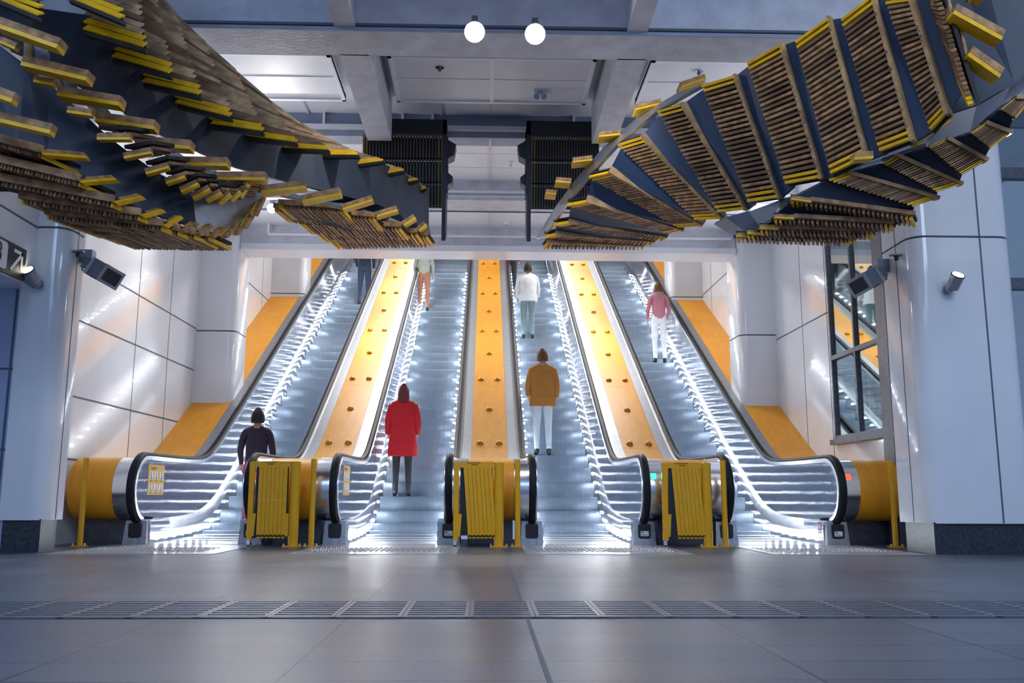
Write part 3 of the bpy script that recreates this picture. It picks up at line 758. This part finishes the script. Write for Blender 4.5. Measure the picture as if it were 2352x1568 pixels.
# lower run turning back out towards the window
r2 = [((1690, 542), (1692, 536), (1950, 551), (1952, 545), 7.6, 7.4), ((1715, 536), (1718, 531), (1966, 545), (1969, 540), 7.5, 7.3), ((1744, 524), (1746, 518), (2006, 532), (2010, 526), 7.35, 7.2), ((1777, 500), (1780, 493), (2050, 515), (2056, 506), 7.2, 7.05),
      ((1815, 458), (1818, 449), (2098, 497), (2104, 487), 7.05, 6.95), ((1899, 413), (1945, 396), (2098, 474), (2155, 455), 6.95, 6.85), ((2025, 375), (2056, 356), (2152, 440), (2209, 423), 6.8, 6.7),
      ((2129, 337), (2173, 318), (2209, 402), (2266, 369), 6.6, 6.5), ((2228, 305), (2262, 283), (2274, 342), (2322, 306), 6.4, 6.3), ((2296, 252), (2330, 225), (2333, 272), (2370, 225), 6.2, 6.1)]
prev = None
for k, (TL, TR, BL, BR, ya, yb) in enumerate(r2):
    dz = .34 if k < 5 else .08
    tl, bl, tr, br = at(*TL, Y=ya-.0), at(*BL, Y=ya), at(*TR, Y=yb+dz), at(*BR, Y=yb+dz)
    if k < 5: tr.z = tl.z+.01; br.z = bl.z+.01
    tread(RB, tl, tr, bl, br, n=26 if k < 5 else 20, nos=k >= 5, th=.03 if k < 5 else .014)
    if k < 5: plank(RB, tl+Vector((0, -.02, 0)), tl.lerp(bl, .16)+Vector((0, -.02, 0)), .035, .02)
    if k < 5: put('nosing', MB().para(tl.lerp(bl, .16)+Vector((0, -.04, .0)), (bl-tl)*.84, (0, .04, 0), (0, 0, .035)), WOOD, RB)
    if prev:
        plate(RB, 'riser', [(prev[0]+Vector((0, .07, 0)), prev[1]+Vector((0, .07, 0))), (tl.lerp(tr, .2)+Vector((0, .07, 0)), bl.lerp(br, .2)+Vector((0, .07, 0)))], NAVY)
    prev = (tr if k >= 5 else tl, br if k >= 5 else bl)
# bare steel cheek between both runs
ck = [((1640, 515), (1690, 545), 8.0), ((1668, 500), (1715, 535), 7.85), ((1720, 486), (1745, 520), 7.7), ((1795, 458), (1780, 495), 7.5), ((1890, 418), (1818, 452), 7.3), ((1995, 370), (1900, 410), 7.1), ((2100, 325), (2026, 372), 6.9), ((2180, 262), (2130, 335), 6.7), ((2245, 236), (2228, 302), 6.5), ((2330, 180), (2300, 240), 6.3), ((2400, 130), (2400, 190), 6.2)]
plate(RB, 'cheek_sheet', [(at(*a, Y=y), at(*b, Y=y-.02)) for a, b, y in ck], BARE)
# the dark flank closest to the window, with the plank ends of its steps
fl = [((2140, -60), (2178, 262), 6.35), ((2190, -60), (2245, 240), 6.3), ((2260, -60), (2330, 190), 6.2), ((2420, -60), (2420, 120), 6.1)]
plate(RB, 'flank_sheet', [(at(*a, Y=y), at(*b, Y=y)) for a, b, y in fl], NAVY)
for p, q, c in (((2184, 32), (2294, 92), (2172, -20)), ((2218, 128), (2290, 178), (2203, 60)), ((2232, -12), (2252, -6), (2225, -40))):
    a, b = at(*p, Y=5.95), at(*q, Y=6.0); plank(RB, a, b, .085, .06)
    a2 = at(*c, Y=6.05); put('rail', MB().para(a, a2-a, (.022, 0, 0), (0, .10, 0)), WOOD, RB)
for p, q in (((1958, 365), (2000, 362)), ((2098, 330), (2180, 275)), ((2262, 276), (2300, 238))):
    a, b = at(*p, Y=6.5), at(*q, Y=6.45); plank(RB, a, b, .06, .05)

# ---- band on the sign side
LB = empty('hanging_stair_band', at(500, 100, Y=7.5)+Vector((0, 0, .6)), 'long curved navy band of slatted timber steps hanging at the platform sign side', 'hanging structure', 'hanging bands of timber steps')
A = [((-25, -10), (97, 42)), ((160, -5), (285, 48)), ((197, 72), (335, 112)), ((260, 135), (394, 172)), ((331, 192), (462, 220)), ((408, 240), (533, 270)), ((487, 288), (606, 303)), ((569, 315), (683, 328)), ((654, 341), (757, 345)), ((735, 357), (825, 356)), ((810, 380), (884, 369)), ((872, 403), (931, 391)), ((921, 423), (962, 412)), ((953, 446), (980, 432))]
S = [(60, -200), (215, -180), (300, -120), (345, -40), (398, 30), (466, 95), (537, 160), (612, 226), (678, 278), (742, 316), (800, 348), (862, 372), (915, 396), (950, 410)]
ya_ = [5.6, 5.9, 6.2, 6.5, 6.8, 7.1, 7.45, 7.8, 8.2, 8.65, 9.1, 9.6, 10.0, 10.3]
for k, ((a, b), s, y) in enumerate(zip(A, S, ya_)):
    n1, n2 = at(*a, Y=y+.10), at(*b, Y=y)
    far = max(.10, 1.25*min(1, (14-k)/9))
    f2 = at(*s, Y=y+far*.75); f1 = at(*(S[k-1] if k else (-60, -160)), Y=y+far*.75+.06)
    tread(LB, n1, n2, f1, f2, n=18 if k < 9 else 12, nos=False, far=0, th=.012, wf=.6, wood=mat('timber_lit_face', (.60, .37, .19), .6, noise=.5, nscale=6, bump=.3, bscale=40))  # lit copy of the timber, the light on these faces put into its paler colour
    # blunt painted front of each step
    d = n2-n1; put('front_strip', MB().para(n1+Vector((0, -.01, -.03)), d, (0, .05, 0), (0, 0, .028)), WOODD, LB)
B = [((0, 61), (142, 111)), ((59, 149), (207, 184)), ((140, 218), (281, 241)), ((226, 277), (360, 295)), ((316, 331), (442, 340)), ((409, 377), (526, 379)), ((501, 411), (612, 411)), ((602, 442), (703, 430)), ((696, 463), (784, 445)), ((788, 481), (857, 460)), ((863, 498), (914, 483)), ((923, 521), (954, 501)), ((959, 534), (978, 516))]
yb_ = [5.75, 6.0, 6.3, 6.6, 6.9, 7.2, 7.55, 7.9, 8.3, 8.75, 9.2, 9.7, 10.1]
# navy flank between the upper treads and the lower planks
top = [(0, -60), (100, 20), (240, 40), (300, 95), (340, 155), (410, 205), (480, 255), (560, 300), (640, 322), (720, 340), (800, 355), (870, 372), (925, 395), (958, 418), (985, 432)]
low = [(-40, 20), (30, 118), (120, 160), (205, 215), (290, 262), (375, 312), (460, 350), (545, 385), (625, 408), (720, 432), (800, 452), (868, 470), (920, 492), (955, 512), (985, 520)]
yf = [5.85, 6.05, 6.3, 6.6, 6.9, 7.2, 7.5, 7.8, 8.15, 8.5, 8.9, 9.35, 9.8, 10.1, 10.4]
plate(LB, 'flank_sheet', [(at(*a, Y=y+.14), at(*b, Y=y+.10)) for a, b, y in zip(top, low, yf)], NAVY)
for k, ((a, b), y) in enumerate(zip(B, yb_)):
    p, q = at(*a, Y=y), at(*b, Y=y+.02)
    plank(LB, p, q, .075 if k < 9 else .06, .06)
    if k:
        (pa, pb) = B[k-1]; m_ = at(pa[0]+(pb[0]-pa[0])*.42, pa[1]+(pb[1]-pa[1])*.42+14, Y=y-.02)
        put('rail', MB().para(p+Vector((0, -.03, 0)), m_-p, (.045, 0, 0), (0, .05, 0)), WOODL, LB)
        put('riser', MB().hexa([p+Vector((.02, .0, 0)), p+(q-p)*.34, m_+(q-p)*.34, m_+Vector((.02, 0, 0))], [p+Vector((.02, .03, 0)), p+(q-p)*.34+Vector((0, .03, 0)), m_+(q-p)*.34+Vector((0, .03, 0)), m_+Vector((.02, .03, 0))]), DARKST, LB)
# broad lower treads at the centre end
for (a, b, y) in (((640, 470), (790, 480), 8.8), ((628, 478), (862, 500), 9.1), ((684, 508), (923, 522), 9.5), ((722, 529), (959, 535), 9.9), ((751, 546), (984, 541), 10.2)):
    p, q = at(*a, Y=y), at(*b, Y=y); p2, q2 = p+Vector((.05, .45, .015)), q+Vector((.05, .45, .015))
    tread(LB, p, p2, q, q2, n=26, nos=False, th=.03)
    put('nosing', MB().para(p+Vector((0, -.03, 0)), q-p, (0, .035, 0), (0, 0, .05)), WOOD, LB)
inn = [((690, 470), (700, 500)), ((800, 455), (760, 520)), ((868, 472), (810, 530)), ((920, 492), (900, 542)), ((955, 512), (960, 545)), ((985, 520), (990, 548))]
plate(LB, 'under_sheet', [(at(*a, Y=8.9+.3*k), at(*b, Y=9.1+.28*k)) for k, (a, b) in enumerate(inn)], NAVY)
# lower run
Dp = [((4, 96), (40, 112)), ((82, 186), (126, 194)), ((158, 256), (214, 264)), ((226, 318), (302, 318)), ((287, 362), (349, 350)), ((337, 398), (388, 384)), ((383, 420), (425, 406)), ((417, 440), (456, 422)), ((444, 455), (482, 434)), ((475, 460), (509, 443)), ((503, 467), (529, 445)), ((529, 460), (552, 439)), ((551, 452), (570, 422))]
for k, (a, b) in enumerate(Dp):
    y = 6.0+.13*k; p, q = at(*a, Y=y), at(*b, Y=y); plank(LB, p, q, .048, .03)
    if k > 2: tread(LB, p+Vector((0, 0, .05)), p+Vector((.05, .35, .16)), q+Vector((0, 0, .05)), q+Vector((.05, .35, .16)), n=6, nos=False, endn=0, th=.025)
Cp = [((-40, 205), None, (36, 232)), ((-40, 265), None, (122, 303)), ((-40, 318), (101, 354), (201, 362)), ((-30, 368), (187, 419), (268, 412)), ((-20, 412), (264, 467), (327, 452)), ((46, 457), (325, 497), (373, 483)), ((105, 493), (377, 521), (413, 498)), ((155, 511), (415, 532), (446, 512)), ((203, 528), (451, 540), (478, 517)), ((245, 540), (482, 544), (507, 524)), ((300, 545), (512, 544), (533, 522)), ((380, 546), (538, 538), (555, 512)), ((450, 546), (558, 522), (577, 490)), ((520, 545), (582, 494), (602, 450))]
for k, (a, m_, b) in enumerate(Cp):
    y = 5.6+.16*k
    if m_ is None:
        plank(LB, at(*a, Y=y), at(*b, Y=y), .07, .04); continue
    p, q, e = at(*a, Y=y), at(*m_, Y=y+.12), at(*b, Y=y+.42)
    plank(LB, q, e, .052, .04)
    if k < 10:
        put('nosing', MB().para(p+Vector((0, -.03, 0)), q-p, (0, .035, 0), (0, 0, .055)), WOOD, LB)
        tread(LB, p, p+Vector((.06, .42, .03)), q, q+Vector((.06, .42, .03)), n=28, nos=False, endn=1, th=.03)
# navy and steel sheets of the lower run
top = [(-60, 60), (60, 150), (110, 190), (185, 255), (250, 315), (310, 360), (360, 395), (405, 420), (440, 436), (470, 445), (500, 452), (530, 448), (560, 438), (602, 430)]
low = [(-60, 300), (40, 330), (110, 352), (190, 400), (265, 450), (325, 482), (378, 500), (418, 512), (452, 522), (480, 528), (508, 530), (536, 524), (562, 506), (604, 452)]
plate(LB, 'flank_sheet', [(at(*a, Y=6.15+.14*k), at(*b, Y=6.2+.14*k)) for k, (a, b) in enumerate(zip(top, low))][:9], NAVY)
plate(LB, 'cheek_sheet', [(at(*a, Y=6.15+.14*k), at(*b, Y=6.2+.14*k)) for k, (a, b) in enumerate(zip(top, low))][8:], BARE)
lw = [((-60, 330), (-60, 440)), ((40, 350), (20, 440)), ((110, 362), (70, 450)), ((190, 425), (120, 485)), ((265, 470), (170, 505)), ((325, 498), (220, 525)), ((378, 520), (300, 538)), ((418, 532), (380, 541))]
plate(LB, 'under_sheet', [(at(*a, Y=6.05+.15*k), at(*b, Y=6.25+.15*k)) for k, (a, b) in enumerate(lw)], NAVY)
inner = [((395, 400), (405, 425)), ((470, 385), (450, 440)), ((540, 415), (500, 445)), ((590, 430), (560, 440))]
plate(LB, 'inner_sheet', [(at(*a, Y=7.4+.2*k), at(*b, Y=7.3+.2*k)) for k, (a, b) in enumerate(inner)], WOODD)

# ---- dark frames the bands hang from, each with columns of dark slats
def frame(x0, x1, xs, ys, label, s):
    f = empty('slatted_housing', ((x0+x1)/2, ys, 5.0), label, 'hanging frame', 'dark hanging frames in the middle')
    put('top_plate', MB().box(xs[0], xs[1], ys-.02, ys+.5, 5.12, 5.31), DARKB, f)
    put('side_plate', MB().prism_x([(ys-.02, 5.31), (ys+.45, 5.31), (ys+.45, 3.9), (ys+.05, 3.72), (ys-.02, 4.4)], xs[1 if s > 0 else 0]-(.05 if s > 0 else 0), xs[1 if s > 0 else 0]+(0 if s > 0 else .05)), DARKB, f)
    zz = [5.10, 4.80, 4.50, 4.20]; n = 26
    for t in range(3):
        mb = MB(); yo = .05*t
        for k in range(n):
            x = x0+(x1-x0)*(k+.5)/n; w = abs(x1-x0)/n*.6
            q0 = [(x-w/2, ys+.0+yo, zz[t]), (x+w/2, ys+yo, zz[t]), (x+w/2, ys+.06+yo, zz[t]), (x-w/2, ys+.06+yo, zz[t])]
            q1 = [(x-w/2, ys+.03+yo, zz[t+1]+.01), (x+w/2, ys+.03+yo, zz[t+1]+.01), (x+w/2, ys+.09+yo, zz[t+1]+.01), (x-w/2, ys+.09+yo, zz[t+1]+.01)]
            mb.hexa(q0, q1, 1 if (k in (0, 1) and s < 0) or (k in (0, 1, n-1, n-2) and s > 0) else 0)
        mb.box(min(x0, x1), max(x0, x1), ys+.09+yo, ys+.12+yo, zz[t+1], zz[t], 0)
        put('slat_panel', mb, [mat('dark_slats', (.032, .026, .025), .6, noise=.3, nscale=12), mat('dull_yellow_edge', (.14, .09, .025), .6)], f)
    xb = xs[1] if s > 0 else xs[0]
    for z0, z1, w in ((4.78, 5.05, .12), (4.42, 4.62, .085)):
        put('bracket', MB().hexa([(xb, ys-.01, z0), (xb+s*w*.8, ys-.01, z0+.05), (xb+s*w*.8, ys+.2, z0+.05), (xb, ys+.2, z0)], [(xb, ys-.01, z1), (xb+s*w, ys-.01, z1-.07), (xb+s*w, ys+.2, z1-.07), (xb, ys+.2, z1)])
            .box(min(xb, xb+s*.02), max(xb, xb+s*.02), ys-.03, ys+.2, z0-.1, z1+.02), DARKB, f)
    return f
frame(-1.60, -.56, (-1.31, -.52), 11.15, 'dark hanging frame with slatted face on the sign side', 1)
frame(.56, 1.45, (.51, 1.38), 11.15, 'dark hanging frame with slatted face on the window side', -1)
# ------------------------------------------------------------------ people riding the escalators
SKIN = mat('skin', (.55, .33, .24), .55)
def person(name_label, pos, h, turn, cols, arms=((.05, .0), (.05, .0)), legs=((.0, .0), (.0, .0)), coat=None, hair='short', bag=None, group=None):
    """body grown as one skin from a skeleton. arms: (forward swing, bend) left, right; legs: (forward, lift) left, right"""
    k = h/1.75
    root = empty('person', pos, name_label, 'person', None, turn)
    V = []; E_ = []; Rr = []; Z = []
    def v(p, r, zone, par=None):
        V.append(Vector(p)*k); Rr.append((r if isinstance(r, tuple) else (r, r))); Z.append(zone)
        if par is not None: E_.append((par, len(V)-1))
        return len(V)-1
    TOP, BOT, SK, SH = 0, 1, 2, 3
    pel = v((0, 0, .95), (.155, .12), BOT)
    wa = v((0, 0, 1.10), (.145, .105), TOP, pel); ch = v((0, .0, 1.30), (.175, .115), TOP, wa)
    nb = v((0, -.01, 1.45), (.095, .08), TOP, ch); nk = v((0, .005, 1.52), .052, SK, nb)
    h1 = v((0, .02, 1.585), (.066, .078), SK, nk); h2 = v((0, .015, 1.66), (.074, .09), SK, h1); h3 = v((0, .0, 1.72), (.055, .065), SK, h2)
    tips = []
    for s, (fwd, bend), (lf, ll) in ((-1, arms[0], legs[0]), (1, arms[1], legs[1])):
        sh = v((s*.165, -.01, 1.42), .062, TOP, nb)
        el = v((s*.225, -.02+fwd*.55, 1.15+abs(fwd)*.1), .047, TOP, sh)
        ez = V[el]/k
        wr = Vector((s*.215, ez.y+.05+bend*.22, ez.z-.235+bend*.20)); w_ = v(wr, .033, TOP, el)
        dirn = (wr-ez).normalized()
        pm = v(wr+dirn*.075, (.036, .024), SK, w_); tips.append((wr+dirn*.075, dirn, s))
        hp = v((s*.085, .0, .90), .098, BOT, pel)
        kn = v((s*.095, .03+lf*.5+ll*.25, .50+ll*.28), .062, BOT, hp)
        an = v((s*.10, -.03+lf*.9, .10+ll), .045, BOT, kn)
        hl = v((s*.10, -.05+lf*.9, .045+ll), .042, SH, an)
        to = v((s*.115, .15+lf*.9, .035+ll), (.04, .028), SH, hl)
    me = bpy.data.meshes.new('body_skeleton'); me.from_pydata(V, E_, []); o = bpy.data.objects.new('body_skeleton', me); C.objects.link(o)
    md = o.modifiers.new('skin', 'SKIN'); md.use_smooth_shade = True
    for i, sv in enumerate(me.skin_vertices[0].data): sv.radius = (Rr[i][0]*k, Rr[i][1]*k); sv.use_root = i == 0
    sb = o.modifiers.new('sub', 'SUBSURF'); sb.levels = sb.render_levels = 2
    bpy.context.view_layer.update()
    bm_me = bpy.data.meshes.new_from_object(o.evaluated_get(bpy.context.evaluated_depsgraph_get()))
    bpy.data.objects.remove(o)
    zones = [(V[a], V[b], Z[b]) for a, b in E_]
    def zone(c):
        best = None
        for a, b, z in zones:
            t = max(0, min(1, (c-a).dot(b-a)/(b-a).length_squared)); d = (a.lerp(b, t)-c).length
            if best is None or d < best[0]: best = (d, z)
        return best[1]
    mb = MB(); vs = [v_.co.copy() for v_ in bm_me.vertices]
    o0 = len(mb.v); mb.v += [tuple(p) for p in vs]
    for p_ in bm_me.polygons:
        mb.f.append(list(p_.vertices)); mb.m.append(zone(p_.center)); mb.s.append(True)
    # fingers and thumb, rooted in the palm
    for p, d, s in tips:
        p = p*k; side = Vector((0, 1, 0)); side = (side-d*side.dot(d)).normalized(); inw = Vector((-s, 0, 0))
        for q, ln in ((-.026, .058), (-.009, .068), (.009, .072), (.026, .062)):
            b0 = p+side*q*k+d*.010*k; mb.tube([b0, b0+d*.035*k+inw*.004*k, b0+d*ln*k+inw*.022*k, b0+d*(ln+.008)*k+inw*.034*k], .0085*k, 6, SK)
        b0 = p+side*.030*k-d*.035*k; mb.tube([b0, b0+side*.022*k+d*.02*k, b0+side*.032*k+d*.05*k+inw*.012*k], .0098*k, 6, SK)
    # face
    mb.ball(Vector((0, .112, 1.635))*k, .014*k, 8, SK, sc=(.8, 1.3, 1.5))
    for s in (-1, 1):
        mb.ball(Vector((s*.030, .098, 1.660))*k, .012*k, 8, 4)
        mb.ball(Vector((s*.083, .0, 1.645))*k, .022*k, 8, SK, sc=(.45, .8, 1.3))
    mb.ball(Vector((0, .095, 1.598))*k, .016*k, 8, 5, sc=(1.4, .4, .35))
    mb.build('body', [cols['top'], cols['bottom'], SKIN, cols.get('shoe', BLACK), BLACK, mat('lips', (.4, .16, .14), .5)], root, fix=True)
    # hair follows the skull, open at the face
    hb = MB(); rings = []
    low = 1.555 if hair == 'short' else 1.46
    for i in range(9):
        f = i/8; z = 1.765 - (1.765-low)*f
        r = .098*math.sin(min(1, .18+f*1.3)*math.pi/2)
        ring = []
        for j in range(16):
            t = 2*math.pi*j/16; y = math.sin(t); fr = 1 if y < .35 or f < .35 else .70
            ring.append(Vector((math.cos(t)*r*.93*(1 if fr == 1 else .9), (y*r*1.10*fr) - .006, z))*k)
        rings.append(ring)
    hb.loft(rings).build('hair', cols['hair'], root)
    if coat:
        mt, z0, flare = coat; rings = []
        for z, rx, ry in ((1.475, .085, .07), (1.44, .175, .10), (1.36, .215, .135), (1.25, .205, .14), (1.08, .19, .135), (.92, .205, .15), (z0+.15, .215*flare, .16*flare), (z0, .22*flare, .165*flare)):
            rings.append([Vector((math.cos(2*math.pi*j/20)*rx*(1+.03*math.sin(j*3)), math.sin(2*math.pi*j/20)*ry, z))*k for j in range(20)])
        hb = MB().loft(rings); hb.build('coat', mt, root)
        sl = MB()
        for s, (fwd, bend) in ((-1, arms[0]), (1, arms[1])):
            a = Vector((s*.165, -.01, 1.42)); b = Vector((s*.225, -.02+fwd*.55, 1.15+abs(fwd)*.1)); c_ = Vector((s*.215, b.y+.05+bend*.22, b.z-.235+bend*.20))
            s1 = MB().tube([a*k, (a.lerp(b, .5)+Vector((s*.01, 0, 0)))*k, b*k, c_.lerp(b, .1)*k], .062*k, 12).build('sleeve', mt, root)
    if bag:
        bo = MB().loft([[Vector((x, -.15-dy, z))*k for x, z in rrect(-.15, .15, 1.02, 1.42, .07, (1, 1, 1, 1))] for dy in (0, .05, .12)]).build('backpack', bag, root)
        for s in (-1, 1): MB().tube([Vector((s*.10, -.14, 1.40))*k, Vector((s*.11, 0, 1.49))*k, Vector((s*.12, .13, 1.36))*k, Vector((s*.12, .12, 1.15))*k, Vector((s*.12, -.13, 1.08))*k], .014*k, 8).build('strap', bag, bo)
    return root
def cloth(n, c): return mat('cloth_'+n, c, .8, noise=.07, nscale=10)
def stz(y):
    kk = math.floor((y-11.32)/.4 + 1e-6); return N(11.32+.4*kk+.05)
def ride(x, y, *a, **kw):
    y0 = 11.32+.4*math.floor((y-11.32)/.4)+.17
    return person(a[0], (x, y0, stz(y0)), *a[1:], **kw)
DKH, BRH = cloth('dark_hair', (.02, .015, .012)), cloth('brown_hair', (.14, .06, .02))
ride(-1.24, 13.9, 'person in a long red coat on the escalator', 1.68, .1, dict(top=cloth('red', (.62, .01, .02)), bottom=cloth('black', (.03, .03, .04)), hair=cloth('auburn_hair', (.16, .03, .04))), coat=(cloth('red', (.62, .01, .02)), .62, 1.08), hair='long', arms=((.1, .2), (.0, .3)))
ride(.95, 15.3, 'person in a brown orange coat and pale trousers riding up', 1.76, .0, dict(top=cloth('brown_orange', (.48, .20, .03)), bottom=cloth('pale_blue', (.60, .68, .76)), hair=BRH), coat=(cloth('brown_orange', (.48, .20, .03)), .80, 1.0), arms=((.1, .4), (.05, .2)))
ride(.93, 19.9, 'person in a white shirt with green grey trousers riding up', 1.74, .0, dict(top=cloth('white', (.80, .84, .86)), bottom=cloth('grey_green', (.20, .30, .30)), hair=DKH), coat=(cloth('white', (.80, .84, .86)), .86, 1.0), arms=((.0, .1), (.15, .3)))
ride(.62, 22.6, 'person in a dark jacket with red bag at the top, beyond the white shirt', 1.72, .0, dict(top=cloth('plum', (.10, .02, .06)), bottom=cloth('black', (.03, .03, .04)), hair=DKH), bag=cloth('red', (.62, .01, .02)))
ride(-1.50, 21.6, 'person in grey green top and rust trousers, high above the red coat', 1.70, .0, dict(top=cloth('sage', (.42, .48, .42)), bottom=cloth('rust', (.45, .20, .12)), hair=BRH), arms=((.1, .2), (.1, .4)))
ride(-2.98, 21.9, 'person in dark navy clothes high on the escalator beside the sign wall', 1.76, .0, dict(top=cloth('navy', (.03, .04, .08)), bottom=cloth('dark_denim', (.04, .06, .11)), hair=DKH, ), arms=((.2, .5), (.0, .1)))
ride(3.62, 18.7, 'person in a pink top with white trousers on the escalator by the window wall', 1.72, .0, dict(top=cloth('rose', (.50, .20, .26)), bottom=cloth('white', (.80, .84, .86)), hair=BRH), coat=(cloth('white', (.80, .84, .86)), .70, .98) if False else None, arms=((.1, .3), (.1, .5)))
ride(-2.93, 11.9, 'person in a dark plum top and magenta trousers stepping on behind the upright slatted barrier', 1.62, .15, dict(top=cloth('dark_plum', (.035, .02, .04)), bottom=cloth('magenta', (.34, .03, .20)), hair=DKH), arms=((.2, .3), (.0, .2)))
# ------------------------------------------------------------------ light
def area(name, loc, target, size, size_y, power, col):
    l = bpy.data.lights.new(name, 'AREA'); l.shape = 'RECTANGLE'; l.size = size; l.size_y = size_y; l.energy = power; l.color = col
    o = bpy.data.objects.new(name, l); C.objects.link(o); o.location = loc
    o.rotation_euler = (Vector(target)-Vector(loc)).to_track_quat('-Z', 'Y').to_euler(); return o
def spot(name, loc, target, power, col, ang=80, blend=.5, r=.06):
    l = bpy.data.lights.new(name, 'SPOT'); l.energy = power; l.color = col; l.spot_size = R(ang); l.spot_blend = blend; l.shadow_soft_size = r
    o = bpy.data.objects.new(name, l); C.objects.link(o); o.location = loc
    o.rotation_euler = (Vector(target)-Vector(loc)).to_track_quat('-Z', 'Y').to_euler(); return o
# fittings under the roof of the escalator hall, out of sight behind the low beam
for k, (y, z) in enumerate(((16.6, 5.3), (19.4, 6.9), (22.2, 8.5), (25.5, 10.4))):
    for x in (-2.0, 2.1): area('hall_light', (x, y, z), (x, y-.45, 0), 1.1, .5, 54, (1, .97, .95))
# the pair of spotlights under the big beam
spot('beam_light', (-.128, 8.05, 4.88), (-2.6, 14, .5), 90, (.97, .98, 1), 110, .6)
spot('beam_light', (.449, 8.05, 4.87), (2.8, 14, .5), 90, (.97, .98, 1), 110, .6)
spot('low_light', (-3.27, 13.42, 4.83), (-3.0, 9, 2.5), 160, (1, .97, .93), 130, .6)
# pillar spotlights aimed up at the hanging steps
spot('pillar_light', (4.68, 8.35, 3.0), (4.3, 5.0, 5.3), 480, (1, .90, .74), 90, .6)
spot('pillar_light', (-4.60, 8.45, 3.0), (-4.0, 5.0, 4.9), 560, (1, .90, .74), 90, .6)
# added fill spots by the side walls, unseen behind the bands, to brighten the ceiling
for x, sx in ((-4.55, 1), (4.65, -1)):
    for y in (11.0, 13.2): spot('added_ceiling_fill', (x, y, 4.25), (x+sx*2.6, y-.3, 6.2), 62, (.92, .95, 1), 140, .8, .1)
    spot('added_ceiling_fill', (x, 9.9, 4.1), (x+sx*2.4, 8.9, 6.0), 22, (.88, .93, 1), 140, .8, .1)
# cool lamps of the concourse, behind and above the viewer
area('concourse_light', (0, -2.5, 5.5), (0, 9, 1.2), 8, 2, 120, (.42, .62, 1))
area('concourse_light', (-4.5, 2, 5.6), (-3, 6.5, 0), 3, 3, 120, (.5, .7, 1))
area('concourse_light', (4.5, 2, 5.6), (3.5, 6.5, 0), 3, 3, 160, (.6, .78, 1))
w = bpy.data.worlds.new('world'); SC.world = w; w.use_nodes = True
bg = w.node_tree.nodes['Background']; bg.inputs[0].default_value = (.46, .61, 1, 1); bg.inputs[1].default_value = .36

SC.view_settings.view_transform = 'Standard'; SC.view_settings.look = 'None'; SC.view_settings.gamma = 1
SC.view_settings.use_curve_mapping = False; SC.view_settings.exposure = .5
SC.cycles.use_denoising = True
SC.cycles.max_bounces = 8; SC.cycles.glossy_bounces = 6; SC.cycles.diffuse_bounces = 3; SC.cycles.transparent_max_bounces = 8
SC.cycles.sample_clamp_indirect = 8
SC.cycles.use_adaptive_sampling = True; SC.cycles.adaptive_threshold = .03
